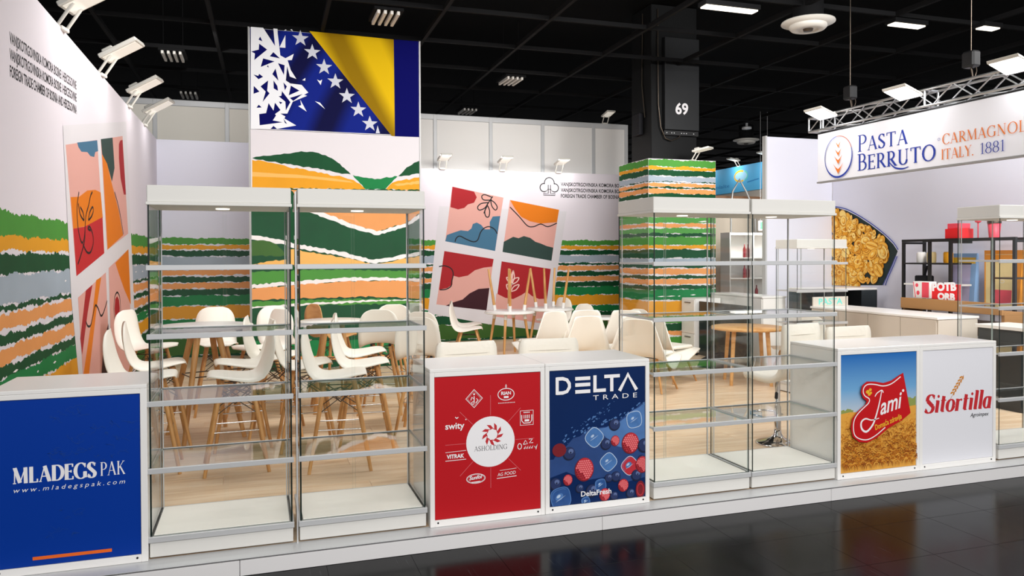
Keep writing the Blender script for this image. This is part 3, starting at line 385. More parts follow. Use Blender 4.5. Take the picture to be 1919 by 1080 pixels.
LEFTB = [(2.02, 1.84, 'green1'), (1.86, 1.76, 'yellow'), (1.74, 1.60, 'dkgreen'), (1.60, 1.40, 'grey'), (1.395, 1.36, 'dkgreen'), (1.34, 1.24, 'peach'), (1.205, 1.14, 'dkgreen'), (1.12, 1.02, 'peach'), (.995, .92, 'dkgreen'), (.92, .80, 'green2'), (.79, .62, 'yellow'), (.6, .4, 'dkgreen'), (.4, .2, 'olive'), (.2, 0, 'dkgreen')]

# ================================================================ SETTING
floor = tag(MB().box(-4.2, 10.5, -.02, 12.5, -.1, -.0041, 'plank').build('floor'), kind='structure')
pm = {}
n = 0
y = -.02; row = 0; planks = []
while y < 9.2:
    x = -2.6-(row*.53 % 1.5)
    while x < 8.2:
        a, b_ = max(x, -2.6), min(x+1.5, 8.2)
        if b_-a > .1: planks.append((a, b_, y))
        x += 1.5
    y += .235; row += 1
planks.sort(key=lambda p: p[2])
rest = MB()
for i, (a, b_, y) in enumerate(planks):
    if i < 290:
        key = round(b_-a, 2)
        if key not in pm:
            o = MB().box(.0012, key-.0012, .0012, .2338, -.0038, 0, 'plank', .0015).build('plank', floor, (a, y, 0)); pm[key] = o
        else:
            o = pm[key].copy(); COL.objects.link(o); o.location = (a, y, 0)
    else: rest.box(a+.001, b_-.001, y+.001, y+.234, -.0038, 0, 'plank')
tag(rest.build('plank_field', floor), kind='stuff')
# platform edge: aluminium strip and white fascia boards with joints
edge = tag(MB().box(-4.2, 10.5, -.028, -.0205, -.1, -.03, 'black').build('trim_1'), kind='structure')
MB().box(-4.2, 10.5, -.125, .034, -.003, .001, 'alu', .0005).build('edge_strip', edge)
xs = [-4.2, -1.13, 1.13, 2.98, 5.2, 7.9, 10.5]
for a, b_ in zip(xs, xs[1:]): MB().box(a+.0015, b_-.0015, -.122, -.03, -.1, -.0125, 'platformwhite', .001).build('fascia_board', edge)
# hall floor of polished black tiles
hall = tag(MB().box(-16, 26, -14, 30, -.16, -.106, 'halltile').build('hall_floor'), kind='structure'); hall.name = 'floor_hall'
tm = None; k = 0
for j in range(12):
    for i in range(21):
        X = -1.65+i*.5; Y = -.13-.5*(j+1)
        if tm is None: tm = o = MB().box(.0008, .4992, .0008, .4992, -.006, 0, 'halltile', .0006).build('tile', hall, (X, Y, -.1))
        else: o = tm.copy(); COL.objects.link(o); o.location = (X, Y, -.1)
# ceiling: dark void with an open grid of beams
ceil = tag(MB().box(-22, 32, -14, 34, 6.2, 6.25, 'ceilblack').build('ceiling'), kind='structure')
g = Matrix.Rotation(-.0148, 4, 'Z')
bmesh_long = None
for i in range(-8, 17):
    mb = MB().box(-.026, .026, -12, 26, 0, .07, 'beam')
    if bmesh_long is None: bmesh_long = o = mb.build('ceiling_beam', ceil)
    else: o = bmesh_long.copy(); COL.objects.link(o)
    v = g @ Vector((1.5545*i, 0, 0)); o.location = (-.0812+v.x, 5.6112+v.y, 5.1); o.rotation_euler = (0, 0, -.0148)
bshort = None
for j in range(-6, 14):
    if bshort is None: bshort = o = MB().box(-16, 26, -.02, .02, .0, .06, 'beam').build('cross_beam', ceil)
    else: o = bshort.copy(); COL.objects.link(o)
    v = g @ Vector((0, 1.5731*j, 0)); o.location = (-.0812+v.x, 5.6112+v.y, 5.105); o.rotation_euler = (0, 0, -.0148)

# left wall of the stand
wl = tag(MB().box(-2.66, -2.6, .6, 9.2, 0, 3.68, 'wallwhite', .004).build('wall_left'), kind='structure')
pl = Print((-2.6, 0, 0), (0, 1, 0), (0, 0, 1))
bands(pl, .602, 9.198, LEFTB, 11); flecks(pl, .7, 9, [1.5, 1.2, .93, .86], 14, 5)
pl.obj('striped_print', wl)
def art(pr, key, lw=.012):
    for m_, w_, pts in ART[key]:
        if w_: pr.line(smooth(pts), lw*w_, m_)
        else: pr.poly(pts, m_)
def smooth(pts, k=4):
    if len(pts) < 3: return pts
    P = [pts[0]]+list(pts)+[pts[-1]]; out = []
    for i in range(1, len(P)-2):
        p0, p1, p2, p3 = P[i-1:i+3]
        for j in range(k):
            t = j/k; out.append(tuple(.5*((2*p1[c])+(-p0[c]+p2[c])*t+(2*p0[c]-5*p1[c]+4*p2[c]-p3[c])*t*t+(-p0[c]+3*p1[c]-3*p2[c]+p3[c])*t**3) for c in (0, 1)))
    return out+[pts[-1]]
pb = Print((-2.6, 0, 0), (0, 1, 0), (0, 0, 1)); pb.h = .003
art(pb, 'lwboard'); art(pb, 'lw', .022); pb.obj('abstract_print', wl)
pt = Print((-2.6, 0, 0), (0, 1, 0), (0, 0, 1))
for k, tx in enumerate(['VANJSKOTRGOVINSKA KOMORA BOSNE I HERCEGOVINE', 'VANJSKOTRGOVINSKA KOMORA BOSNE I HERCEGOVINE', 'FOREIGN TRADE CHAMBER OF BOSNIA AND HERZEGOVINA']):
    pt.text(tx, 1.26, 3.165-.113*k, 2.0, .078, 'ink', bold=.02, slope=.05)
pt.obj('wall_lettering', wl)
# back walls
wb = tag(MB().box(-2.66, -.9, 9.2, 9.26, 0, 3.68, 'wallcool', .004).build('wall_back'), kind='structure')
pr = Print((0, 9.2, 0), (1, 0, 0), (0, 0, 1)); bands(pr, -2.598, -1.0, WALLB, 50); pr.obj('striped_print', wb)
wr = tag(MB().box(1.0, 7.3, 10.05, 10.11, 0, 3.44, 'wallwhite', .004).build('wall_back_right'), kind='structure')
pr = Print((0, 10.05, 0), (1, 0, 0), (0, 0, 1)); bands(pr, 1.2, 7.28, WALLB, 90); pr.obj('striped_print', wr)
pr = Print((0, 10.05, 0), (1, 0, 0), (0, 0, 1)); pr.h = .003; art(pr, 'rwboard'); art(pr, 'rw', .022); pr.obj('abstract_print', wr)
pr = Print((0, 10.05, 0), (1, 0, 0), (0, 0, 1))
for k, tx in enumerate(['VANJSKOTRGOVINSKA KOMORA BOSNE I HERCEGOVINE', 'VANJSKOTRGOVINSKA KOMORA BOSNE I HERCEGOVINE', 'FOREIGN TRADE CHAMBER OF BOSNIA AND HERZEGOVINA']):
    pr.text(tx, 5.03, 3.165-.122*k, 2.1, .078, 'ink', bold=.022)
for cx, cy in ((4.77, 3.21), (4.65, 3.12), (4.89, 3.12)): pr.ring(cx, cy, .085 if cy < 3.2 else .11, .085 if cy < 3.2 else .12, .02, 'ink')
for cx, cy in ((4.77, 3.2), (4.665, 3.12), (4.875, 3.12)): pr.disc(cx, cy, .074 if cy < 3.2 else .098, .074 if cy < 3.2 else .108, 'wallwhite')
pr.line([(4.745, 3.18), (4.745, 3.0), (4.64, 3.0), (4.64, 2.965), (4.90, 2.965), (4.90, 3.0), (4.795, 3.0), (4.795, 3.18)], .016, 'ink')
pr.obj('wall_lettering', wr)
# high partition behind, made of framed panels
pt_ = thing('partition_wall', 'high white partition of framed panels standing behind the printed stand walls', 'partition wall', (0, 10.4, 0))
posts = [-7.68, -6.45, -5.22, -3.99, -2.76, -1.53, -.3, .93, 2.43, 3.61, 4.76, 5.94, 6.73]
p0 = None
for a, b_ in zip(posts, posts[1:]):
    MB().box(a+.04, b_-.04, .01, .05, 0, 4.47, 'panelbeige' if a < 0 else 'panelwhite').build('wall_panel', pt_)
for a in posts:
    MB().box(a-.04, a+.04, -.01, .07, 0, 4.58, 'alumatte', .008).build('post', pt_)
MB().box(posts[0], posts[-1], -.005, .065, 4.47, 4.585, 'alumatte', .01).build('top_rail', pt_)

# flag tower
tw = thing('display_tower', 'tall square tower with a printed blue and yellow star flag above striped hills', 'tower', (0, 0, 0))
MB().box(-1.1, 1.42, 7.1, 9.19, 0, 3.585, 'white', .004).build('tower_body', tw)
MB().box(-1.1, 1.42, 7.1, 7.22, 3.592, 5.07, 'fwhite', .004).build('flag_board', tw)
MB().box(-1.125, -1.1, 7.09, 7.15, 0, 5.08, 'postgrey').build('edge_profile', tw); MB().box(1.42, 1.44, 7.09, 7.15, 0, 5.08, 'alumatte').build('edge_profile', tw)
pr = Print((0, 7.1, 0), (1, 0, 0), (0, 0, 1)); pr.rect(-1.095, 3.6, 1.415, 5.065, 'fblue')
art(pr, 'flag')
for m_, w_, pts in ART['flag2']: pr.poly(pts, m_)
for m_, w_, pts in ART['star']:
    for x, z in pts: pr.poly([(x+(.125 if k % 2 == 0 else .05)*math.sin(k*math.pi/5), z+(.125 if k % 2 == 0 else .05)*math.cos(k*math.pi/5)) for k in range(10)], 'star')
pr.poly([(.735, 3.61), (.765, 3.73), (.80, 3.61)], 'star')
pr.obj('flag_print', tw)
pr = Print((0, 7.1, 0), (1, 0, 0), (0, 0, 1))
def rough(pts, seed):
    r_ = random.Random(seed); out = []
    for i, p in enumerate(pts):
        q = pts[(i+1) % len(pts)]; d = math.hypot(q[0]-p[0], q[1]-p[1]); out.append(p)
        if abs(q[0]-p[0]) < .02 or d < .06: continue
        k = int(d/.04)
        for j in range(1, k): out.append((p[0]+(q[0]-p[0])*j/k, p[1]+(q[1]-p[1])*j/k+r_.uniform(-.012, .012)))
    return [(min(1.415, max(-1.095, a)), max(.003, b)) for a, b in out]
for k, (m_, w_, pts) in enumerate(ART['tower']):
    pr.poly([(min(1.415, max(-1.095, a)), max(.003, b)) for a, b in (pts if k in (2,) else rough(pts, k))], m_)
pr.obj('hill_print', tw)

# hall column with its sign panel and cables, clad below
cl = thing('concrete_column', 'black square hall column rising to the ceiling with number 69 panel', 'column', (0, 0, 0))
MB().box(5.68, 6.61, 7.4, 8.15, 0, 6.19, 'colblack', .01).build('shaft', cl)
sp_ = MB().box(5.9, 6.6, 7.3, 7.398, 3.95, 5.6, 'colpanel', .008).build('number_panel', cl)
pr = Print((0, 7.3, 0), (1, 0, 0), (0, 0, 1)); pr.text('69', 6.11, 4.24, .26, .2, 'print_white', bold=.03); pr.obj('number_print', sp_)
MB().tube([(5.8, 7.38, 6.1), (5.79, 7.36, 5.4), (5.8, 7.36, 4.4), (5.84, 7.35, 4.0), (5.93, 7.35, 3.8), (6.05, 7.35, 3.76), (6.2, 7.35, 3.82), (6.28, 7.35, 3.92)], .012, 'wire', 6).build('cable', cl)
MB().tube([(5.67, 7.7, 6.1), (5.665, 7.72, 4.8), (5.66, 7.6, 4.2)], .012, 'wire', 6).build('cable', cl)
MB().box(5.9, 6.6, 7.33, 7.398, 3.86, 3.94, 'black').build('socket_strip', cl)
mb = MB()
for x in (5.95, 6.05, 6.1, 6.25, 6.3, 6.35, 6.5): mb.disc = mb.box(x-.008, x+.008, 7.325, 7.33, 3.89, 3.906, 'alu')
mb.build('socket', cl)
MB().box(5.60, 5.68, 7.7, 7.95, 3.9, 4.3, 'rubber', .01).build('junction_box', cl)
cc = thing('column_cladding', 'square column cladding printed with green, yellow and grey stripes', 'column', (0, 0, 0))
mb = MB()
for a in [(5.4, 6.74, 7.0, 7.03), (5.4, 5.43, 7.03, 8.11), (6.71, 6.74, 7.03, 8.11)]: mb.box(a[0], a[1], a[2], a[3], 0, 3.38, 'white')
mb.build('cladding_board', cc)
pr = Print((0, 7.0, 0), (1, 0, 0), (0, 0, 1)); bands(pr, 5.402, 6.738, COLB, 200, .011); flecks(pr, 5.5, 6.7, [2.7, 1.2, 1.8, 2.3, 1.0], 12, 3); pr.obj('front_print', cc)
pr = Print((5.4, 0, 0), (0, -1, 0), (0, 0, 1)); bands(pr, -8.108, -7.002, COLB, 300, .011); flecks(pr, -8.1, -7.1, [2.7, 1.2, 1.8, 1.0], 10, 4); pr.obj('side_print', cc)

# pasta stand walls
wf = tag(MB().box(7.06, 8.4, 6.0, 6.08, 0, 3.68, 'wallcool', .004).build('wall_far'), kind='structure')
MB().box(7.03, 7.06, 5.99, 6.08, 0, 3.69, 'alumatte').build('edge_profile', wf)
wr2 = tag(MB().box(8.4, 8.46, .6, 6.0, 0, 3.66, 'wallcool', .004).build('wall_right'), kind='structure')
pr = Print((8.4, 0, 0), (0, -1, 0), (0, 0, 1), .00002)
W = [(-a, b) for a, b in ART['pasta'][0][2]]
pr.poly(W, 'pdark')
def inside(x, y, poly):
    c = False
    for i in range(len(poly)):
        (x1, y1), (x2, y2) = poly[i], poly[i-1]
        if (y1 > y) != (y2 > y) and x < (x2-x1)*(y-y1)/(y2-y1)+x1: c = not c
    return c
r_ = random.Random(5); xs_ = [p[0] for p in W]; zs_ = [p[1] for p in W]; core = [(x*.965+sum(xs_)/len(xs_)*.035, z*.965+sum(zs_)/len(zs_)*.035) for x, z in W]
pr.clip = (min(xs_)+.004, min(zs_)+.004, max(xs_), max(zs_)); cnt = 0; tries = 0
while cnt < 215 and tries < 9000:
    tries += 1; x = r_.uniform(min(xs_), max(xs_)); z = r_.uniform(min(zs_), max(zs_)); s_ = r_.uniform(.08, .14) if cnt < 165 else .05
    ok = all(inside(min(max(x+s_*.9*math.cos(a), min(xs_)+.05), 9), max(z+s_*.9*math.sin(a), min(zs_)+.05), core) for a in [k*math.pi/4 for k in range(8)])
    if not ok: continue
    cnt += 1; a = r_.uniform(0, 3.14); e_ = r_.uniform(.45, .8); kind = cnt % 4
    pr.disc(x, z, s_*1.06, s_*e_*1.1, 'pasta4', 18, a); pr.disc(x, z, s_, s_*e_, ['pasta1', 'pasta2', 'pasta1', 'pasta3'][r_.randrange(4)], 18, a)
    if kind in (0, 1): pr.disc(x+.1*s_, z-.05*s_, s_*.66, s_*e_*.62, 'pasta4', 14, a); pr.disc(x+.04*s_, z+.06*s_, s_*.58, s_*e_*.55, 'pasta1', 14, a); pr.disc(x-.05*s_, z+.1*s_, s_*.3, s_*e_*.3, 'pasta3', 10, a)
    elif kind == 2:
        for j in (-.4, 0, .4): pr.line(smooth([(x+s_*(-.8*math.cos(a)-j*e_*math.sin(a)), z+s_*(-.8*math.sin(a)+j*e_*math.cos(a))), (x+s_*(-j*1.5*e_*math.sin(a)), z+s_*(j*1.5*e_*math.cos(a))), (x+s_*(.8*math.cos(a)-j*e_*math.sin(a)), z+s_*(.8*math.sin(a)+j*e_*math.cos(a)))]), s_*.1, 'pasta3' if j else 'pasta4')
    else: pr.ring(x, z, s_*.6, s_*e_*.6, s_*.14, 'pasta3', 18); pr.disc(x, z, s_*.3, s_*e_*.3, 'pasta4', 12, a)
pr.clip = None
for m_, w_, pts in ART['pasta'][1:]: pr.line(smooth([(-a, b) for a, b in pts]), .012*w_, m_)
pr.obj('plate_print', wr2)
# ================================================================ CEILING FITTINGS
lv = thing('louvre_light', 'x', 'ceiling light', (.72, 5.99, 5.02), 0, 'unlit louvre lights in the ceiling grid')
MB().box(-.2, .2, -.3, .3, .05, .1, 'beam').build('housing', lv)
for sx in (-.15, .15): MB().tube([(sx, 0, .1), (sx, 0, 1.18)], .006, 'beam', 5).build('hanger', lv)
for k in range(4): MB().box(-.16+k*.09, -.12+k*.09, -.28, .28, 0, .05, 'fin', .004).build('fin', lv)
index(lv)
lv['label'] = 'unlit louvre light with white fins above the flag tower'
for (x, y, l) in [(-2.32, 9.08, 'unlit louvre light with white fins nearer of two over the left wall'), (-2.32, 12.29, 'unlit louvre light with white fins farther of two over the left wall'), (3.62, 9.11, 'unlit louvre light with white fins between flag tower and black column'), (3.64, 12.32, 'small far louvre light just above the high white partition')]:
    dup(lv, l, (x, y, 5.02), 0)
for (x, y, l, w_) in [(5.05, 4.14, 'lit strip light at the top edge of the picture above the column', .85), (7.94, 4.0, 'lit strip light in the ceiling right of the round air diffuser', .6), (9.2, 3.75, 'short lit strip light in the ceiling nearest the truss', .35)]:
    t = thing('strip_light', l, 'ceiling light', (x, y, 5.0))
    MB().box(-w_/2, w_/2, -.1, .1, .03, .09, 'beam').build('housing', t); MB().box(-w_/2+.02, w_/2-.02, -.07, .07, .01, .03, 'litsoft', .003).build('diffuser', t)
df = thing('air_diffuser', 'large round white air diffuser hanging below the ceiling at upper right', 'air vent', (6.24, 4.03, 4.83))
MB().lathe([(.2, .5), (.2, .12), (.2, .1)], 'beam', n=32).build('duct', df)
MB().lathe([(.2, .13), (.35, .10), (.355, .08), (.24, .05)], 'diffuser').build('outer_ring', df)
MB().lathe([(.245, .06), (.25, .02), (.22, -.01), (.14, -.02), (.13, .0), (.07, .0)], 'diffuser').build('inner_cone', df)
MB().lathe([(.07, .01), (.06, -.03), (.0, -.035)], 'wire', n=20).build('nozzle', df)
index(df)
dup(df, 'small distant round air diffuser below the ceiling right of the column', (12.02, 13.44, 4.83), 0)
sp1 = thing('smoke_detector', 'small grey detector hanging from the ceiling above the far diffuser', 'detector', (11.0, 12.0, 4.95))
MB().lathe([(.03, .15), (.03, .06), (.12, .05), (.12, 0), (.0, -.02)], 'alumatte', n=20).build('sensor_body', sp1)

# ================================================================ FLOODLIGHTS
def flood(label, loc, rz, group, tilt=20, power=0, s_=1.0):
    """arm rises from the wall top at the origin, the flat head looks down and forward along +X"""
    t = thing('floodlight', label, 'floodlight', loc, rz, group)
    MB().box(-.04, .03, -.05, .05, -.015, .01, 'lamphousing', .004).build('clamp', t)
    MB().tube([(0, .06, 0), (.1, .06, .15)], .011, 'lamphousing').build('arm', t); MB().tube([(0, -.06, 0), (.1, -.06, .15)], .011, 'lamphousing').build('arm', t)
    c, q = math.cos(R(tilt)), math.sin(R(tilt)); mb = MB().box(-.06, .26, -.1, .1, .0, .035, 'lampwhite', .006)
    mb.v = [(.08+x*c-z*q, y, .14+x*q+z*c) for x, y, z in mb.v]; hd = mb.build('lamp_head', t)
    mb = MB().box(-.04, .24, -.08, .08, -.003, .0, 'lensdim'); mb.v = [(.08+x*c-z*q, y, .14+x*q+z*c) for x, y, z in mb.v]; mb.build('lens', hd)
    mb = MB().box(-.03, .06, -.06, .06, .035, .07, 'lamphousing', .008); mb.v = [(.08+x*c-z*q, y, .14+x*q+z*c) for x, y, z in mb.v]; mb.build('driver_box', hd)
    index(t); t.scale = (s_,)*3
    return t
names = ['nearest', 'second', 'third', 'farthest']
for k, y in enumerate((2.75, 4.5, 6.3, 7.75)):
    flood('white floodlight on the left wall top, %s of four' % (names[k]), (-2.61, y, 3.68), -12, 'floodlights along the left wall', 28, s_=1.35)
    area('flood_beam', (-2.2, y, 3.86), (-2.62, y, 1.6), .25, .2, 3, (1, .985, .97))
for k, x in enumerate((2.49, 3.74, 4.97)):
    flood('flat white floodlight above the right printed wall, %s of three' % ['left', 'middle', 'right'][k], (x, 10.04, 3.44), -90, 'floodlights above the right printed wall', 12, s_=1.15)
    area('flood_beam', (x, 9.65, 3.66), (x, 10.05, 1.6), .25, .2, 9, (1, .985, .97))
flood('small floodlight on top of the high white partition', (6.22, 10.42, 4.59), -90, None, 12)
t = flood('grey floodlight standing on the striped column cladding', (6.3, 7.02, 3.38), -60, None, 8)
area('flood_beam', (6.0, 6.2, 3.7), (6.0, 7.05, 1.8), .25, .2, 7, (1, .985, .97))

# ================================================================ DISPLAY CASES
SH = (.50, .88, 1.26, 1.65)
def showcase(label, x0, W_, D_=.54, H_=2.12, y0=.02, group='glass display cabinets along the platform edge', shelves=SH, detail=True):
    t = thing('glass_showcase', label, 'display cabinet', (x0, y0, 0), 0, group)
    MB().box(0, W_, 0, D_, .012, .098, 'fascia', .003).build('plinth', t)
    MB().box(.02, W_-.02, .02, D_-.02, .1285, .134, 'shelfwhite', .001).build('floor_panel', t)
    mb = MB()
    for a in [(-.006, W_+.006, -.012, .004), (-.006, W_+.006, D_-.004, D_+.006), (-.006, .006, .004, D_-.004), (W_-.006, W_+.006, .004, D_-.004)]: mb.box(a[0], a[1], a[2], a[3], .098, .13, 'alu', .002)
    mb.build('base_rail', t)
    hd = MB().box(0, W_, 0, D_, H_-.095, H_, 'fascia', .004).build('header', t)
    MB().box(-.005, W_+.005, -.008, D_+.005, H_-.112, H_-.094, 'fascia', .002).build('header_rim', hd)
    MB().lathe([(.04, 0), (.04, -.006), (.0, -.007)], 'litsoft', (W_/2, D_/2, H_-.112), 20).build('downlight', hd)
    for s_ in (0, 1):
        x = .003 if s_ == 0 else W_-.012
        MB().pane(x, x+.009, .004, D_-.004, .13, H_-.11).build('glass_side', t)
    m_ = W_/2
    MB().pane(.014, m_+.01, D_-.014, D_-.008, .13, H_-.11, 'glass', 'glassedge2').build('glass_door', t); MB().pane(m_-.01, W_-.014, D_-.022, D_-.016, .13, H_-.11, 'glass', 'glassedge2').build('glass_door', t)
    MB().pane(.014, W_-.014, .006, .011, .13, H_-.11, 'glass', 'glassedge2').build('glass_front', t)
    for x in (.016, W_-.022):
        MB().box(x, x+.006, D_-.03, D_-.024, .13, H_-.11, 'alumatte').build('corner_post', t)
    for z in shelves:
        sh = MB().pane(.012, W_-.012, .014, D_-.03, z, z+.007, 'shelfglass', 'glassedge2').build('glass_shelf', t)
        MB().box(-.006, W_+.006, -.014, .004, z-.012, z+.018, 'alu', .002).build('shelf_rail', sh)
        MB().box(.0, .006, .006, D_-.02, z-.003, z+.012, 'alumatte').build('shelf_clip', sh); MB().box(W_-.006, W_, .006, D_-.02, z-.003, z+.012, 'alumatte').build('shelf_clip', sh)
        MB().box(.02, W_-.02, D_-.03, D_-.026, z-.002, z+.011, 'alumatte').build('rear_rail', sh)
    for x in (.06, W_-.06): MB().lathe([(.014, 0), (.014, .012)], 'rubber', (x, .05, 0), 10).build('foot', t)
    return t
showcase('empty glass display cabinet next to the blue counter, leftmost', -1.612, .782)
showcase('empty glass display cabinet touching the red logo counter', -.792, .77)
showcase('empty glass display cabinet right of the blue berry counter', 1.59, .785)
showcase('empty glass display cabinet left of the wheat field counter', 2.395, .745)
showcase('empty glass display cabinet right of the plain white logo counter, cut by the frame', 4.80, .79, .4)
showcase('lower empty glass display cabinet standing behind in front of the pasta counter', 5.22, .75, .4, 1.9, 3.0, None, (.86, 1.26, 1.6))
for a, l in ((-.822, 'left'),):
    if l != 'x':
        o = MB().box(-.004, .004, 0, .02, .0, 2.1, 'alu').build('connecting_post', None, (a+(.017 if l == 'left' else -.001), .012, 0)); tag(o, 'slim silver post joining the two leftmost glass cabinets', 'post')

# ================================================================ COUNTERS
def counter(label, x0, x1, panel, z1=1.0, D_=.54, left_in=.03, right_in=.03, y0=0, screws=True):
    W_ = x1-x0; t = thing('display_counter', label, 'counter', (x0, y0, 0), 0, 'white counters along the platform edge')
    MB().box(0, .02, .02, D_, .002, z1-.022, 'laminate').build('side_panel', t); MB().box(W_-.02, W_, .02, D_, .002, z1-.022, 'laminate').build('side_panel', t)
    MB().box(.0205, W_-.0205, D_-.03, D_-.012, .002, z1-.022, 'laminate').build('back_panel', t)
    MB().box(0, W_, .0, D_, z1-.0215, z1, 'laminate', .0025).build('worktop', t)
    mb = MB(); mb.box(0, left_in, 0, .0195, .002, z1-.022, 'laminate', .002); mb.box(W_-right_in, W_, 0, .0195, .002, z1-.022, 'laminate', .002)
    mb.box(left_in, W_-right_in, 0, .0195, .002, .045, 'laminate', .002); mb.box(left_in, W_-right_in, 0, .0195, z1-.05, z1-.022, 'laminate', .002); mb.build('front_frame', t)
    fp = MB().box(left_in+.002, W_-right_in-.002, .006, .014, .047, z1-.052, panel).build('front_panel', t)
    if screws: 
        for x in (left_in+.02, W_-right_in-.02): MB().tube([(x, -.002, .028), (x, -.0001, .028)], .006, 'rubber', 10).build('lock', t)
    pr = Print((0, .006, 0), (1, 0, 0), (0, 0, 1), .00002); pr.h = .0003; pr.clip = (left_in+.003, .048, W_-right_in-.003, z1-.053)
    return t, fp, pr
# blue counter, far left
t, fp, pr = counter('white counter with deep blue front panel at the left edge', -2.392, -1.618, 'royal', right_in=.035)
pr.serif('MLADEGS', .115, .50, .40, .085, 'print_white', bold=1.75, gap=.05); pr.serif('PAK', .535, .505, .125, .075, 'print_white', bold=.8, gap=.06)
pr.text('www.mladegspak.com', .12, .452, .54, .026, 'print_white', bold=.0, shear=.25, spacing=1.5)
pr.rect(.205, .078, .59, .096, 'orange2')
r_ = random.Random(3)
for (cx, cy, rx, ry, n_) in [(.35, .85, .1, .03, 7), (.33, .68, .13, .07, 12), (.42, .62, .16, .05, 9), (.33, .28, .08, .11, 9), (.6, .82, .1, .04, 6), (.6, .68, .08, .08, 7)]:
    for k in range(n_):
        a = cx+r_.uniform(-rx, rx); b_ = cy+r_.uniform(-ry, ry); q = [(a, b_)]
        for j in range(7): a += r_.uniform(-.012, .022); b_ += r_.uniform(-.014, .014); q.append((a, b_))
        pr.line(q, .0012, 'royal2')
pr.obj('printed_graphic', fp)
# red counter
t, fp, pr = counter('white counter with red front panel and a ring of white logos', 0.0, .773, 'posterred')
cx, cy = .40, .515
for k in range(8):
    a = R(90-45*k if k % 2 == 0 else 90-45*k); ca, sa = math.cos(a), math.sin(a)
    if k % 2: pr.line([(cx+ca*.17, cy+sa*.17), (cx+ca*.29, cy+sa*.29)], .0025, 'pinkline')
    else: pr.line([(cx+ca*.17, cy+sa*.17), (cx+ca*.30, cy+sa*.30)], .0025, 'pinkline')
pr.disc(cx, cy, .163, .163, 'print_white', 48)
for k in range(9):
    a = R(k*40); c1, c2 = math.cos, math.sin; bx, by = cx+.012+.04*c1(a), cy+.045+.04*c2(a); b2 = a+1.25
    pr.poly([(bx, by), (bx+.03*c1(b2-.35), by+.03*c2(b2-.35)), (bx+.052*c1(b2), by+.052*c2(b2)), (bx+.024*c1(b2+.5), by+.024*c2(b2+.5))], 'logored')
    pr.poly([(bx-.004, by), (bx+.02*c1(b2+.9), by+.02*c2(b2+.9)), (bx+.036*c1(b2+.8), by+.036*c2(b2+.8)), (bx+.012*c1(b2), by+.012*c2(b2))], 'logored')
pr.serif('ASHOLDING', cx-.11, cy-.055, .222, .031, 'ink', bold=.8, gap=.06)
W_ = 'print_white'
pr.text('swity', .10, .615, .125, .042, W_, bold=.02); pr.disc(.235, .67, .004, .004, W_); pr.line([(.165, .69), (.175, .68), (.185, .688)], .006, W_)
pr.text('VITRAK', .108, .428, .115, .026, W_, bold=.035); pr.line([(.10, .468), (.235, .472)], .003, W_); pr.line([(.10, .414), (.235, .416)], .004, W_)
pr.ring(.30, .285, .062, .030, .004, W_); pr.ring(.30, .285, .056, .025, .0015, W_); pr.text('Sunfol', .255, .278, .09, .024, W_, bold=.03, shear=.3, slope=.08); pr.line([(.27, .262), (.33, .265)], .006, W_)
pr.text('AG FOOD', .445, .285, .125, .022, W_, bold=.0, shear=.15, slope=.05); pr.line([(.44, .272), (.575, .278)], .0045, W_); pr.line([(.46, .322), (.575, .328)], .0025, W_)
pr.line([(.29, .742), (.345, .80), (.29, .858), (.235, .80)], .005, W_, True); pr.line([(.29, .753), (.335, .80), (.29, .847), (.245, .80)], .0015, W_, True)
pr.line([(.268, .79), (.275, .81), (.285, .80)], .005, W_); pr.line([(.29, .775), (.29, .815)], .006, W_); pr.line([(.30, .77), (.315, .79), (.305, .80)], .005, W_); pr.ring(.282, .772, .008, .008, .004, W_); pr.disc(.29, .828, .006, .006, W_)
pr.ring(.505, .815, .055, .038, .005, W_); pr.text('RIAN', .472, .812, .066, .022, W_, bold=.03); pr.rect(.49, .79, .522, .803, W_); pr.line([(.505, .853), (.501, .868), (.505, .88), (.509, .868)], .004, W_, True); [pr.rect(.452+.009*i, .757, .457+.009*i, .762, W_) for i in range(13)]
pr.line([(.602, .605), (.692, .605), (.692, .70), (.602, .70)], .004, W_, True); [pr.rect(.625+.009*i, .684, .631+.009*i, .692, W_) for i in range(5)]; pr.line([(.612, .672), (.612, .635), (.625, .618), (.67, .618), (.682, .635), (.682, .672)], .006, W_)
for x in (.628, .64, .652, .664): pr.line([(x, .672), (x, .648)], .005, W_)
pr.rect(.632, .628, .664, .642, W_)
pr.ring(.597, .468, .013, .018, .005, W_); pr.line([(.622, .478), (.637, .505), (.652, .482), (.622, .478)], .005, W_); pr.line([(.662, .51), (.686, .512), (.665, .485), (.69, .486)], .006, W_)
for k in range(4): pr.line([(.625+k*.017, .45), (.64+k*.017, .466), (.632+k*.017, .448)], .004, W_)
pr.line([(.70, .462), (.705, .45), (.72, .475), (.71, .44)], .005, W_)
pr.obj('printed_graphic', fp)
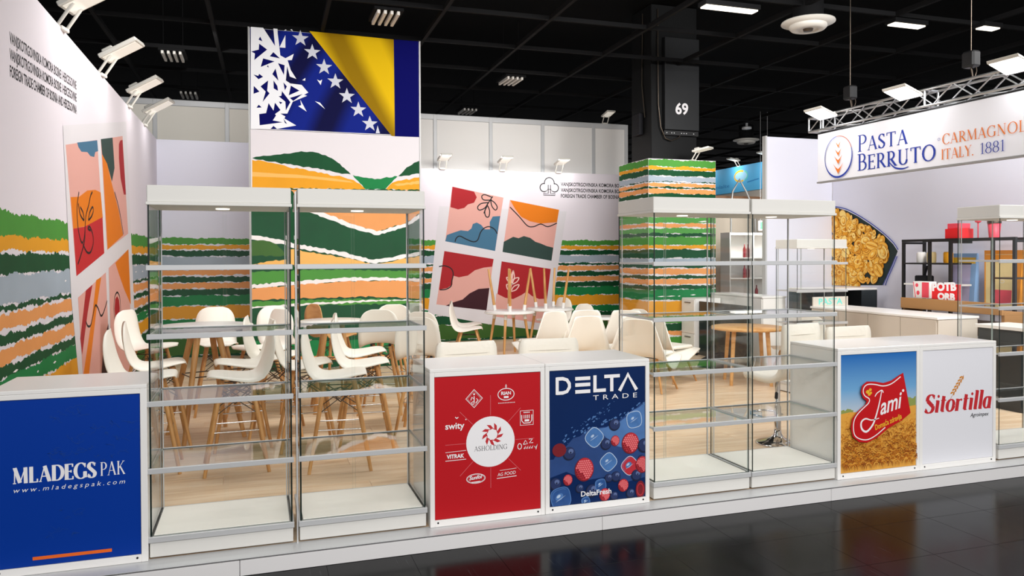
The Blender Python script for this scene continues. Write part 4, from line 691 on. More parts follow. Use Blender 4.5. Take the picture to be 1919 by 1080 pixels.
# berry counter
t, fp, pr = counter('white counter with navy front panel of berries and ice', .776, 1.547, 'navy')
pr.poly([(.735, .70), (.70, .685), (.67, .66), (.64, .655), (.60, .62), (.56, .60), (.53, .575), (.48, .565), (.45, .55), (.38, .548), (.33, .555), (.29, .53), (.25, .50), (.20, .49), (.15, .44), (.10, .42), (.06, .36), (.035, .36), (.035, .05), (.738, .05), (.738, .70)], 'splash2')
pr.poly([(.735, .695), (.69, .665), (.65, .65), (.60, .61), (.55, .58), (.5, .565), (.44, .545), (.38, .54), (.33, .55), (.36, .52), (.42, .50), (.46, .46), (.5, .42), (.56, .40), (.64, .42), (.738, .40)], 'splash')
pr.poly([(.035, .24), (.15, .27), (.3, .20), (.45, .21), (.6, .16), (.738, .18), (.738, .05), (.035, .05)], 'navy')
r_ = random.Random(9)
for k in range(60):
    x = r_.uniform(.12, .5); z = .46+(x-.1)*.62+r_.gauss(0, .018); l = r_.uniform(.004, .016); pr.poly([(x, z), (x+l, z+l*.5), (x+l*1.2, z+l*.1), (x+l*.4, z-l*.4)], 'splash')
for k in range(40):
    x = .25+.48*r_.random(); z = .53+(x-.3)*.37+r_.gauss(0, .012); l = r_.uniform(.006, .018); pr.poly([(x, z), (x+l, z+l*.5), (x+l*1.2, z+l*.1), (x+l*.4, z-l*.6)], 'splash')
def ice(x, z, s_, a, fill='ice', lined='iceline'):
    q = [];
    for k in range(24):
        b_ = 2*math.pi*k/24; e_ = (abs(math.cos(b_))**3.2+abs(math.sin(b_))**3.2)**(-1/3.2); q.append((x+s_*e_*math.cos(b_+a), z+s_*e_*math.sin(b_+a)))
    pr.poly(q, fill); pr.line([(x+(p[0]-x)*.96, z+(p[1]-z)*.96) for p in q], .005, lined, True); pr.line([(x+(p[0]-x)*.8, z+(p[1]-z)*.8) for p in q[3:13]], .003, 'splash')
    pr.disc(x-.15*s_, z+.1*s_, s_*.42, s_*.3, 'splash', 14, .6); pr.disc(x-.22*s_, z+.16*s_, s_*.22, s_*.13, 'iceline', 12, .6); pr.line([(x-.5*s_, z-.35*s_), (x-.05*s_, z-.1*s_), (x+.45*s_, z+.2*s_)], [.001, .004, .001], 'iceline')
def blue_b(x, z, s_):
    pr.disc(x, z, s_, s_, 'berryd', 22); pr.disc(x+.08*s_, z+.08*s_, s_*.88, s_*.86, 'berry', 22); pr.disc(x+.3*s_, z+.35*s_, s_*.42, s_*.36, 'berry2', 14); pr.disc(x+.25*s_, z+.15*s_, s_*.16, s_*.14, 'berryd', 8)
def rasp(x, z, s_, b_=1.12):
    pr.disc(x, z, s_, s_*b_, 'raspd', 22); pr.disc(x+.05*s_, z+.05*s_, s_*.92, s_*b_*.92, 'rasp', 22)
    k = s_/4.2; i = 0
    pr.h += pr.step; pr.hold = True
    for r0 in range(-5, 6):
        for c_ in range(-5, 6):
            a, d = (c_+.5*(r0 % 2))*k*.95, r0*k*.85
            if (a/s_)**2+(d/(s_*b_))**2 < .72: pr.disc(x+a, z+d, k*.42, k*.38, 'rasp2' if a+d > -s_*.6 else 'raspd', 7)
    pr.hold = False
ice(.355, .485, .062, .8); ice(.655, .585, .058, .15); ice(.46, .31, .058, .7); blue_b(.505, .56, .042); blue_b(.44, .432, .04); rasp(.51, .45, .033); rasp(.625, .425, .066)
blue_b(.17, .39, .045); pr.disc(.10, .42, .05, .045, 'raspd'); rasp(.28, .275, .07, 1.15); ice(.62, .27, .06, .75, 'rasp', 'iceline'); blue_b(.71, .31, .028); blue_b(.73, .4, .05)
blue_b(.07, .195, .042); rasp(.16, .215, .034); ice(.11, .10, .072, .2, 'ice2', 'splash'); blue_b(.245, .15, .03); blue_b(.335, .125, .045); blue_b(.515, .205, .036); blue_b(.46, .2, .03); rasp(.57, .14, .04)
blue_b(.625, .08, .033); blue_b(.67, .2, .04); rasp(.715, .27, .052); ice(.40, .16, .04, .2, 'ice2', 'splash'); ice(.29, .06, .03, .3, 'ice2', 'splash'); rasp(.43, .09, .04); blue_b(.5, .075, .03)
pr.disc(.70, .10, .036, .06, 'raspd', 24); pr.ring(.70, .10, .024, .04, .006, 'rasp')
W_ = 'print_white'
# DELTA in wide bold capitals
def blk(x0, z0, x1, z1): pr.rect(x0, z0, x1, z1, W_)
pr.line([(.085, .79), (.085, .905)], .022, W_); pr.line([(.082, .895), (.125, .895), (.155, .885), (.172, .86), (.173, .835), (.155, .808), (.125, .80), (.082, .80)], .023, W_)
for z in (.889, .847, .801): blk(.215, z-.012, .325, z+.012)
blk(.347, .79, .371, .905); blk(.347, .79, .44, .813); blk(.428, .882, .545, .905); blk(.472, .79, .496, .884)
pr.line([(.542, .79), (.606, .897), (.672, .79)], .025, W_); pr.poly([(.59, .888), (.606, .915), (.622, .888)], W_)
pr.text('TRADE', .345, .738, .33, .034, W_, spacing=1.7)
pr.text('DeltaFresh', .255, .095, .225, .036, W_, bold=.02)
pr.obj('printed_graphic', fp)
# wheat counter
t, fp, pr = counter('white counter with printed wheat field, blue sky and red logo', 3.146, 3.941, 'printsky')
MBx = [( .033, .50), (.12, .51), (.3, .50), (.5, .505), (.7, .52), (.762, .525)]
r_ = random.Random(21)
for (a, b_, z) in [(.035, .15, .53), (.62, .76, .585)]:
    pr.poly([(a, .48)]+jag(a, b_, z, .012, 5, .012)+[(b_, .48)], 'treeline')
pr.poly([(.033, .048)]+MBx+[(.762, .048)], 'wheat2')
for k in range(900):
    f_ = 1-(k/900)**.75; z = .055+.44*f_+r_.uniform(-.01, .01); x = r_.uniform(.04, .75); s_ = .012+.045*(1-f_)
    if z < .06: z = .062
    m_ = r_.choice(['wheat1', 'wheat2', 'wheat4', 'wheat3']) if f_ < .7 else r_.choice(['wheat1', 'wheat2', 'wheat2'])
    d = r_.choice((-1, 1)); q = [(x, z), (x+d*s_*.1, z+s_*.5), (x+d*s_*.4, z+s_*.85), (x+d*s_*.8, z+s_*.8), (x+d*s_, z+s_*.5)]
    q = [(min(.758, max(.036, a)), max(.05, b)) for a, b in q]
    pr.line(smooth(q, 3), [.0012+s_*.09*math.sin(math.pi*i/(len(smooth(q, 3))-1)) for i in range(len(smooth(q, 3)))], m_)
pr.o = pr.o+Vector((0, 0, .045))
lab = [(.615, .745), (.69, .425), (.60, .37), (.48, .325), (.36, .255), (.27, .225), (.19, .235), (.13, .28), (.11, .35), (.125, .42), (.18, .475), (.25, .52), (.26, .545), (.225, .57), (.205, .615), (.215, .665), (.26, .695), (.34, .69), (.42, .675), (.50, .69), (.56, .72)]
pr.poly(lab, 'jred')
pr.line(smooth([(.59, .715), (.50, .665), (.42, .652), (.34, .668), (.27, .672), (.235, .65), (.228, .615), (.245, .585), (.285, .56), (.28, .53), (.24, .50), (.18, .455), (.145, .41), (.135, .35), (.15, .29), (.20, .258), (.27, .248), (.35, .275), (.44, .33)]), .008, W_)
pr.line(smooth([(.405, .62), (.39, .55), (.36, .45), (.32, .36), (.26, .31), (.215, .335), (.21, .385), (.25, .41), (.31, .395), (.38, .405)]), [.006+.010*abs(math.sin(i*.09)) for i in range(37)], W_)
pr.line(smooth([(.34, .575), (.36, .60), (.405, .62), (.42, .60)]), .008, W_)
pr.text('ami', .395, .43, .235, .13, W_, bold=.015, shear=.45, slope=.22); pr.disc(.615, .605, .011, .011, W_)
pr.text('Domaća zdravlja', .345, .315, .27, .042, 'gold', bold=.02, shear=.2, slope=.28)
for a, b_, c_ in ((.27, .615, .018), (.295, .63, .014), (.285, .595, .014), (.30, .605, .012)): pr.disc(a, b_, c_, c_*.8, 'gold', 10)
pr.obj('printed_graphic', fp)
# plain white counter with a red logo
t, fp, pr = counter('white counter with plain white front panel and a red wheat logo', 3.942, 4.745, 'signwhite')
pr.serif('Sitortilla', .05, .45, .70, .145, 'logored', bold=1.9, shear=.18, gap=.02, slope=.0)
pr.text('Agroimpex', .53, .39, .20, .032, 'ink', shear=.3, bold=.01)
for k in range(6):
    for s_ in (-1, 1):
        x = .345+k*.019; z = .585+k*.024; pr.disc(x+s_*.011, z+(.008 if s_ > 0 else .014), .017, .0075, 'wheat1', 10, R(52+s_*28))
pr.line([(.32, .55), (.46, .735)], .003, 'wheat4')
pr.obj('printed_graphic', fp)
# ================================================================ STOOLS AND CHAIRS
def shell_mesh(prof, wid, curl, th=.009, ns=11, m='shell', mb=None):
    """prof: (y, z) side line from front lip to back top; wid: half widths; curl: how far the rim rises out of the surface"""
    mb = mb or MB(); N = 26; P = []
    def sm(seq, t):
        x = t*(len(seq)-1); i = min(int(x), len(seq)-2); f_ = x-i
        p0 = seq[max(i-1, 0)]; p1 = seq[i]; p2 = seq[i+1]; p3 = seq[min(i+2, len(seq)-1)]
        g_ = lambda a, b, c, d: .5*(2*b+(c-a)*f_+(2*a-5*b+4*c-d)*f_*f_+(-a+3*b-3*c+d)*f_**3)
        return tuple(g_(*q) for q in zip(p0, p1, p2, p3)) if isinstance(p0, tuple) else g_(p0, p1, p2, p3)
    rows = []
    for i in range(N+1):
        t = i/N; y, z = sm(prof, t); y2, z2 = sm(prof, min(1, t+.01)); y1, z1 = sm(prof, max(0, t-.01)); ty, tz = y2-y1, z2-z1; l = math.hypot(ty, tz); ny, nz = tz/l, -ty/l
        w_ = sm(wid, t); c_ = sm(curl, t)
        # n points from the sitter's side
        rows.append([(w_*s_, y-(-ny)*0+ny*(abs(s_)**2.4)*c_, z+nz*(abs(s_)**2.4)*c_, ny, nz) for s_ in [(-1+2*k/(ns-1)) for k in range(ns)]])
    vs = [(a[0], a[1], a[2]) for r0 in rows for a in r0]; off = len(vs); vs += [(a[0], a[1]-a[3]*th, a[2]-a[4]*th) for r0 in rows for a in r0]; fs = []
    for i in range(N):
        for k in range(ns-1):
            a = i*ns+k; fs.append((a, a+1, a+ns+1, a+ns)); fs.append((off+a, off+a+ns, off+a+ns+1, off+a+1))
    bd = [k for k in range(ns)]+[i*ns+ns-1 for i in range(1, N+1)]+[N*ns+k for k in range(ns-2, -1, -1)]+[i*ns for i in range(N-1, 0, -1)]
    for a, b_ in zip(bd, bd[1:]+bd[:1]): fs.append((a, off+a, off+b_, b_))
    return mb.add(vs, fs, m, True)
STP = [(.215, -.035), (.20, .0), (.13, .012), (.0, .0), (-.10, -.004), (-.165, .02), (-.20, .09), (-.228, .17), (-.25, .265), (-.265, .335), (-.27, .365)]
STW = [.13, .185, .215, .225, .225, .222, .22, .215, .20, .155, .08]
STC = [.0, .008, .022, .035, .05, .065, .07, .06, .045, .025, .008]
def make_stool(mshell='shell'):
    t = thing('bar_stool', 'x', 'bar stool'); H_ = .78
    o = shell_mesh([(a, -b_ if 0 else b_) for a, b_ in STP], STW, [-c for c in STC], m=mshell).build('seat_shell', t); o.location = (0, 0, H_)
    top = [(-.10, .10), (.10, .10), (.10, -.12), (-.10, -.12)]; bot = [(-.235, .235), (.235, .235), (.235, -.245), (-.235, -.245)]
    for (a, b_), (c_, d) in zip(top, bot):
        MB().tube([(a, b_, H_-.05), ((a+c_)/2, (b_+d)/2, H_/2-.02), (c_, d, 0.0)], .0195, 'beech', 10, r1=.0135).build('leg', t)
        MB().box(a-.012, a+.012, b_-.012, b_+.012, H_-.055, H_-.012, 'black', .003).build('mount', t)
    def at(i, z): f_ = (H_-.05-z)/(H_-.05); return tuple(top[i][k]+(bot[i][k]-top[i][k])*f_ for k in (0, 1))+(z,)
    mb = MB()
    for i in range(4):
        j = (i+1) % 4; mb.tube([at(i, .33), at(j, .33)], .0055, 'steel', 6)
    mb.build('foot_ring', t)
    mb = MB()
    for i in range(4):
        j = (i+1) % 4; a, b_ = Vector(at(i, .66)), Vector(at(j, .46)); mb.tube([a, b_], .004, 'wire', 5); a, b_ = Vector(at(j, .66)), Vector(at(i, .46)); mb.tube([a, b_], .004, 'wire', 5)
        mb.tube([at(i, .58), (0, 0, .64)], .004, 'wire', 5); mb.tube([at(i, .64), (0, 0, .52)], .004, 'wire', 5)
    mb.tube([at(0, .68), at(1, .68), at(2, .68), at(3, .68)], .005, 'wire', 5, closed=True); mb.build('wire_brace', t)
    return t
ST = [  # x, y, facing in degrees (0 is towards the right, 90 away from the camera), label
    (-1.20, 1.86, 183, 'white shell bar stool facing left, nearest behind the leftmost glass cabinet'),
    (-1.18, 2.62, 187, 'white shell bar stool facing left, just behind the nearest left-facing one'),
    (-1.86, 2.02, 3, 'white shell bar stool facing right beside the blue counter, its back leftmost'),
    (-1.86, 2.78, 10, 'white shell bar stool with its wide back before the left end of the first table'),
    (-2.10, 4.25, -25, 'white shell bar stool behind, closest to the left wall print'),
    (-1.45, 4.25, -85, 'white shell bar stool across the first table, facing the camera'),
    (-1.02, 3.75, 215, 'white shell bar stool behind the right end of the first table'),
    (-.70, 4.2, -60, 'white shell bar stool seen behind the join of the two left cabinets'),
    (-.84, 3.02, -5, 'white shell bar stool, tall back right at the join of the two left cabinets'),
    (-.38, 1.66, -6, 'white shell bar stool facing right, nearest behind the second glass cabinet'),
    (-.10, 2.25, -4, 'white shell bar stool facing right, second row behind the second cabinet'),
    (.0, 3.05, -2, 'white shell bar stool facing right, third row behind the second cabinet'),
    (.28, 3.7, 75, 'white shell bar stool seen from behind between the third row and the flag tower'),
    (.50, 2.55, 68, 'white shell bar stool with wide back turned to us beside the red counter'),
    (.74, 3.15, 50, 'white shell bar stool half hidden above the left end of the red counter'),
    (-.6, 2.4, 2, 'white shell bar stool with its seat tip behind the left stile of the second cabinet'),
    (.5, 4.5, 90, 'white shell bar stool farthest right, only the top of its back showing'),
]
stool = make_stool()
for i, (x, y, a, l) in enumerate(ST):
    if i == 0:
        stool.location = (x, y, 0); stool.rotation_euler = (0, 0, R(a-90)); stool['label'] = l; stool['group'] = 'white shell bar stools around the high tables'; index(stool)
    else: dup(stool, l, (x, y, 0), a-90)
o = make_stool('oakveneer'); o.location = (-.12, 4.75, 0); o.rotation_euler = (0, 0, R(25-90)); o['label'] = 'bar stool with a wood coloured shell among the white ones'; o['name_'] = 0; del o['name_']

def high_table(label, x, y, r_, h, rz=0, topm='tabletop', group='round high tables'):
    t = thing('high_table', label, 'table', (x, y, 0), rz, group)
    MB().lathe([(.0, h-.028), (r_-.02, h-.028), (r_, h-.018), (r_, h-.005), (r_-.004, h), (0, h)], topm, n=48).build('tabletop', t)
    for k in range(4):
        a = R(45+90*k); MB().tube([(math.cos(a)*.12, math.sin(a)*.12, h-.03), (math.cos(a)*(r_-.05), math.sin(a)*(r_-.05), 0)], .031, 'beech', 12, r1=.02).build('leg', t)
    mb = MB()
    for k in range(4):
        a, b_ = R(45+90*k), R(135+90*k); q = .12+(r_-.17)*.45; mb.tube([(math.cos(a)*q, math.sin(a)*q, h*.56), (math.cos(b_)*q, math.sin(b_)*q, h*.56)], .006, 'wire', 6)
    mb.build('stretcher', t); return t
high_table('round white high table behind the leftmost glass cabinet', -1.50, 3.1, .44, 1.06, 20)
high_table('round white high table behind the second glass cabinet, partly hidden', -.22, 3.98, .36, 1.0, 0)

# low tables with the same tables stacked upside down on them
def low_table(label, x, y, r_, rz, flip=False, z=0):
    t = thing('round_table', label, 'table', (x, y, z), rz, 'low round tables before the right printed wall'); h = .74
    if not flip: f = lambda q: q
    else: f = lambda q: (q[0], -q[1], h-q[2])
    mb = MB().lathe([(.0, h-.024), (r_-.02, h-.024), (r_, h-.014), (r_, h-.004), (r_-.004, h), (0, h)], 'tabletop', n=40); mb.v = [f(v) for v in mb.v]
    if flip: mb.f = [q for q in mb.f]
    mb.build('tabletop', t)
    for k in range(4):
        a = R(45+90*k); mb = MB().tube([(math.cos(a)*r_*.62, math.sin(a)*r_*.62, h-.09), (math.cos(a)*r_*.86, math.sin(a)*r_*.86, 0)], .026, 'beech', 10, r1=.018); mb.v = [f(v) for v in mb.v]; lg = mb.build('leg', t)
        mb = MB().tube([(math.cos(a)*r_*.60, math.sin(a)*r_*.60, h-.025), (math.cos(a)*r_*.63, math.sin(a)*r_*.63, h-.12)], .03, 'cupwhite', 12); mb.v = [f(v) for v in mb.v]; mb.build('leg_socket', lg)
    return t
low_table('low round white table carrying an upside-down table, left of the two', 3.12, 7.75, .44, 12)
low_table('upside-down table with wooden legs in the air, left of the two', 3.12, 7.75, .42, 28, True, .7405)
low_table('low round white table carrying an upside-down table, right of the two', 4.02, 8.15, .44, 25)
low_table('upside-down table with wooden legs in the air, right of the two', 4.02, 8.15, .42, 8, True, .7405)
low_table('low round white table half hidden among the bucket chairs', 4.18, 6.2, .4, 0)

def bucket_chair(kind):
    t = thing('shell_chair', 'x', 'chair'); H_ = .45
    if kind == 'tulip':
        P = [(.27, -.03), (.25, .01), (.15, .01), (.0, -.01), (-.12, -.01), (-.20, .04), (-.245, .13), (-.285, .25), (-.32, .37), (-.345, .45), (-.355, .475)]
        W_ = [.20, .26, .30, .33, .35, .35, .32, .27, .225, .195, .17]; C_ = [.0, .01, .03, .07, .12, .14, .12, .08, .05, .03, .01]
    else: P, W_, C_ = STP, STW, STC
    shell_mesh(P, W_, [-c for c in C_], th=.014 if kind == 'tulip' else .009, ns=15).build('seat_shell', t).location = (0, 0, H_)
    if kind == 'tulip': MB().box(-.19, .19, -.16, .2, H_-.0, H_+.045, 'leather', .02).build('seat_cushion', t)
    for sx in (-1, 1):
        for sy in (-1, 1): MB().tube([(sx*.1, sy*.1, H_-.03), (sx*.22, sy*.22, 0)], .018, 'beech', 10, r1=.012).build('leg', t)
    mb = MB(); mb.tube([(-.13, -.13, .33), (.13, .13, .33)], .006, 'wire', 6); mb.tube([(.13, -.13, .33), (-.13, .13, .33)], .006, 'wire', 6); mb.box(-.12, .12, -.12, .12, H_-.035, H_-.02, 'black'); mb.build('under_frame', t)
    return t
tc_ = bucket_chair('tulip'); s0 = 1.0
TC = [(2.84, 5.65, 108, 'white bucket chair, leftmost of the row behind the berry counter'), (3.0, 4.75, 98, 'white bucket chair second from left, its back turned squarely to us'), (3.52, 5.75, 85, 'white bucket chair behind the gap between the second and third front chairs'),
      (3.62, 4.6, 95, 'white bucket chair third from left in the front row'), (3.75, 3.9, 35, 'white bucket chair turned right with its seat tip showing, right of the front row'), (4.2, 5.45, 60, 'white bucket chair with slanting back just left of the striped column'), (4.35, 4.45, 18, 'white bucket chair facing right, rightmost before the striped column')]
for i, (x, y, a, l) in enumerate(TC):
    if i == 0: o = tc_; o.location = (x, y, 0); o.rotation_euler = (0, 0, R(a-90)); o['label'] = l; o['group'] = 'white bucket chairs with wooden legs'; index(o)
    else: o = dup(tc_, l, (x, y, 0), a-90)
    o.scale = (s0*1.05, s0*1.05, s0)
dc = bucket_chair('shell')
DC = [(2.42, 7.85, -15, 'low white shell chair left of the upside-down tables, front one of two'), (2.62, 8.6, -10, 'low white shell chair left of the upside-down tables, rear one of two'), (4.35, 8.9, 200, 'low white shell chair right of the upside-down tables, facing them'), (4.1, 7.35, 110, 'low white shell chair with rounded back before the yellow stripe'), (4.75, 5.75, 25, 'low white shell chair peeking out at the left edge of the column')]
for i, (x, y, a, l) in enumerate(DC):
    if i == 0: o = dc; o.location = (x, y, 0); o.rotation_euler = (0, 0, R(a-90)); o['label'] = l; o['group'] = 'low white shell chairs'; index(o)
    else: o = dup(dc, l, (x, y, 0), a-90)
    o.scale = (1.1, 1.1, 1.1)

# padded swivel stools on chrome bases behind the counters
def swivel_stool():
    t = thing('swivel_stool', 'x', 'bar stool'); H_ = .60
    MB().lathe([(.19, .0), (.195, .006), (.185, .014), (.12, .03), (.06, .055), (.035, .09), (.03, .13), (.0, .13)], 'steel', n=40).build('base_disc', t)
    MB().lathe([(.03, .1), (.03, .34), (.022, .345), (.022, H_-.02)], 'steel', n=20).build('gas_column', t)
    MB().tube([(0, 0, .24), (-.12, .05, .24), (-.15, .18, .245), (-.08, .25, .25), (.08, .25, .25), (.15, .18, .245), (.12, .05, .24)], .009, 'steel', 8, closed=True).build('footrest', t)
    lv_ = MB().tube([(0, -.02, H_-.03), (-.12, -.10, H_-.06), (-.17, -.14, H_-.11)], .005, 'steel', 6).build('lever', t)
    MB().tube([(-.165, -.137, H_-.105), (-.195, -.16, H_-.145)], .014, 'rubber', 8).build('lever_grip', lv_)
    P = [(.235, -.05), (.22, .0), (.12, .015), (0, .0), (-.10, .0), (-.17, .04), (-.20, .12), (-.215, .22), (-.22, .33), (-.218, .42), (-.214, .455)]
    W_ = [.19, .21, .215, .215, .215, .213, .213, .215, .215, .21, .19]; C_ = [0]*11
    shell_mesh(P, W_, [-.012]*11, th=.055, ns=9, m='leather').build('padded_seat', t).location = (0, 0, H_+.045)
    mb = MB()
    for z in (.14, .26, .37): mb.tube([(-.205, -.275-(z-.2)*.02, H_+.045+z), (.205, -.275-(z-.2)*.02, H_+.045+z)], .003, 'seam', 5)
    mb.build('seam', t)
    return t
sw = swivel_stool()
SW = [(3.46, 1.10, 100, 'white padded swivel stool with chrome column and round base seen through the cabinet'), (.44, 1.10, 96, 'white padded stool back showing above the red logo counter'), (1.14, 1.10, 88, 'white padded stool back showing above the berry counter'), (4.02, 1.12, 92, 'white padded stool back showing above the wheat field counter')]
for i, (x, y, a, l) in enumerate(SW):
    if i == 0: sw.location = (x, y, 0); sw.rotation_euler = (0, 0, R(a-90)); sw['label'] = l; sw['group'] = 'padded swivel stools behind the counters'; index(sw)
    else: dup(sw, l, (x, y, 0), a-90).scale = (1.12, 1, .965)

# ================================================================ BEYOND THE MIDDLE CABINETS
def slab_counter(name, label, x0, x1, y0, y1, h, nface, group=None, topm='laminate', body='panelwhite'):
    t = thing(name, label, 'counter', (x0, y0, 0), 0, group); W_, D_ = x1-x0, y1-y0
    MB().box(.0, W_, .0, D_, h-.03, h, topm, .004).build('worktop', t); MB().box(.02, W_-.02, .02, D_-.02, .0, h-.0305, body).build('carcass', t)
    n_ = nface
    for k in range(n_): MB().box(.006, .0195, .02+(D_-.04)*k/n_+.004, .02+(D_-.04)*(k+1)/n_-.004, .06, h-.035, body, .002).build('front_panel', t)
    MB().box(.02, W_-.02, .006, .0195, .06, h-.035, body, .002).build('end_panel', t)
    return t
slab_counter('service_counter', 'long white pasta stand counter with flat panels facing the stools', 6.55, 7.2, 2.2, 4.35, .97, 4, None, 'laminate', 'cabbeige')
t = thing('glass_counter', 'dark glass deli counter with white top before the plate print', 'counter', (6.95, 4.75, 0))
MB().box(0, 1.2, 0, .6, 0, .85, 'cabbeige').build('carcass', t); MB().box(0, 1.2, .0, .6, 1.16, 1.19, 'laminate', .004).build('worktop', t)
MB().pane(.0, .012, .0, .6, .852, 1.159, 'smokeglass', 'glassedge').build('glass_panel', t); MB().pane(.014, 1.2, .0, .012, .852, 1.159, 'smokeglass', 'glassedge').build('glass_panel', t)
MB().box(.02, 1.18, .3, .32, .852, 1.155, 'darkglasspanel').build('back_panel', t)
bd = MB().box(-.012, -.001, .0, .6, .3, .84, 'laminate', .002).build('front_panel', t)
t2 = thing('pasta_sign', 'small sign with teal PASTA letters above the long white counter', 'sign', (6.56, 4.3, .971))
MB().box(0, .62, .0, .02, 0, .13, 'cabbeige', .002).build('board', t2); pr = Print((0, 0, 0), (1, 0, 0), (0, 0, 1)); pr.text('PASTA', .1, .02, .42, .09, 'teal', bold=.02); pr.obj('sign_lettering', t2)
slab_counter('reception_desk', 'white reception desk just right of the striped column', 6.56, 7.02, 5.45, 6.9, 1.05, 2)
t = thing('side_cabinet', 'white drawer cabinet on castors right of the striped column', 'cabinet', (6.04, 6.97, 0), -90)
MB().box(0, .42, 0, .5, .05, .97, 'laminate', .003).build('body', t)
for z0, z1 in ((.07, .36), (.37, .66), (.67, .95)):
    d = MB().box(.012, .408, -.014, -.0005, z0, z1, 'laminate', .003).build('drawer', t); MB().box(.12, .30, -.026, -.0145, z1-.06, z1-.048, 'wire').build('handle', d)
for x in (.04, .38): 
    for y in (.05, .45): MB().lathe([(.02, 0), (.02, .048)], 'rubber', (x, y, 0), 10).build('castor', t)
o = tag(MB().box(6.08, 6.12, 5.12, 6.5, .02, .93, 'darkglasspanel', .004).build('room_divider'), 'black glossy panel standing between white cabinet and wooden table', 'divider')
bg = thing('rubbish_bag', 'black bag lying on the floor below the black panel', 'bag', (5.70, 5.35, 0))
mb = MB(); r_ = random.Random(2); vs = []; n_ = 18
for i in range(9):
    ph = math.pi*i/8*.5; 
    for k in range(n_):
        a = 2*math.pi*k/n_; rr = .26*math.cos(ph)*(1+.12*math.sin(5*a+i))+.01; vs.append((rr*math.cos(a)*1.2, rr*math.sin(a)*.8, .2*math.sin(ph)*(1+.1*math.sin(3*a))))
mb.add(vs, [(i*n_+k, i*n_+(k+1) % n_, (i+1)*n_+(k+1) % n_, (i+1)*n_+k) for i in range(8) for k in range(n_)], 'rubber', True).build('bag_body', bg)
t = thing('wooden_table', 'oak topped round table with thick legs behind the third cabinet', 'table', (5.2, 3.95, 0))
MB().lathe([(0, .72), (.47, .72), (.48, .735), (.48, .745), (.47, .755), (0, .755)], 'oakveneer', n=48).build('tabletop', t)
for k in range(4):
    a = R(20+90*k); MB().tube([(math.cos(a)*.30, math.sin(a)*.30, .72), (math.cos(a)*.36, math.sin(a)*.36, 0)], .03, 'oakveneer', 10, r1=.022).build('leg', t)
lc = dup(dc, 'low white shell chair beside the oak topped table', (5.75, 3.7, 0), 100)

# far blue stand and lit shop shelves seen between column and pasta stand
t = thing('blue_fascia_board', 'bright blue company fascia board of a far stand, lit from above', 'sign board', (11.45, 0, 0))
MB().box(0, .08, 9.0, 17.5, 3.42, 4.12, 'cyanboard').build('board', t)
pr = Print((0, 0, 0), (0, -1, 0), (0, 0, 1)); pr.disc(-12.9, 3.84, .3, .17, 'cyan2', 24); pr.ring(-12.9, 3.84, .26, .14, .05, 'gold', a0=60, a1=300); pr.ring(-12.85, 3.84, .26, .14, .04, 'teal', a0=-60, a1=60); pr.text('mlalte', -14.1, 3.58, .7, .1, 'cyan3', bold=.01); pr.line([(-12.6, 3.65), (-12.1, 3.70)], .03, 'cyan3'); pr.text('Eoi eu', -11.95, 3.70, .9, .18, 'cyan3', bold=.01)
pr.obj('board_print', t)
MB().box(.081, .15, 9.0, 17.5, 0, 4.1, 'cabbeige').build('rear_wall', t)
for k, y in enumerate((14.4, 13.0, 11.7)):
    flood('tiny floodlight on the far blue board, %s of three' % ['left', 'middle', 'right'][k], (11.47, y, 4.12), 180, 'floodlights on the far blue board', 10)
    area('flood_beam', (11.1, y, 4.2), (11.45, y, 3.6), .2, .15, 4)
t = thing('far_stand_wall', 'beige wall of a far stand behind the lit shelves', 'wall panel', (0, 12.2, 0))
MB().box(9.0, 11.3, 0, .08, 0, 3.2, 'boothbeige').build('wall_panel', t); MB().box(9.9, 11.3, -.4, -.01, 2.95, 3.2, 'brown').build('beam', t); MB().box(9.65, 9.78, -.4, -.3, 0, 2.94, 'brownlight').build('post', t)
area('shelf_glow', (10.2, 10.2, 3.3), (10.4, 12.2, 1.8), 1.0, .4, 35)
tr = thing('lit_shelf_unit', 'white shelf unit with lit compartments and red bottles, far behind the third cabinet', 'shelf', (9.8, 11.0, 0))
MB().box(0, 1.35, .35, .38, 0, 2.25, 'laminate').build('back_panel', tr)
for x in (0, .66, 1.32): MB().box(x, x+.03, 0, .349, 0, 2.25, 'laminate').build('upright', tr)
for z in (.1, .62, 1.12, 1.62, 2.22):
    MB().box(.0305, .6595, .01, .345, z, z+.025, 'laminate').build('shelf_board', tr); MB().box(.6905, 1.3195, .01, .345, z, z+.025, 'laminate').build('shelf_board', tr)
MB().box(.05, 1.3, .02, .06, 2.19, 2.215, 'litsoft').build('light_strip', tr)
area('shelf_glow', (10.45, 10.7, 2.5), (10.45, 11.3, 1.2), 1.0, .2, 12)
def bottle(x, z, l, grp='red bottles on the lit shelf unit'):
    b_ = MB().lathe([(.035, 0), (.038, .02), (.038, .2), (.014, .26), (.014, .32), (0, .32)], 'bottle', n=14).build('bottle', None, (x, 11.12, z)); return tag(b_, l, 'bottle', grp)
bottle(9.8+.5, 1.1455, 'red bottle on the middle lit shelf, left one'); bottle(9.8+.6, 1.1455, 'red bottle on the middle lit shelf, right one'); bottle(9.8+.5, 1.6455, 'red bottle on the upper lit shelf, left one'); bottle(9.8+.6, 1.6455, 'red bottle on the upper lit shelf, right one'); bottle(9.8+.85, .6455, 'red bottle on the lower lit shelf')
e_ = thing('exit_sign', 'small green emergency exit sign above the lit shelf unit', 'sign', (10.62, 10.98, 2.30))
MB().box(0, .3, 0, .04, 0, .24, 'print_white', .004).build('casing', e_)
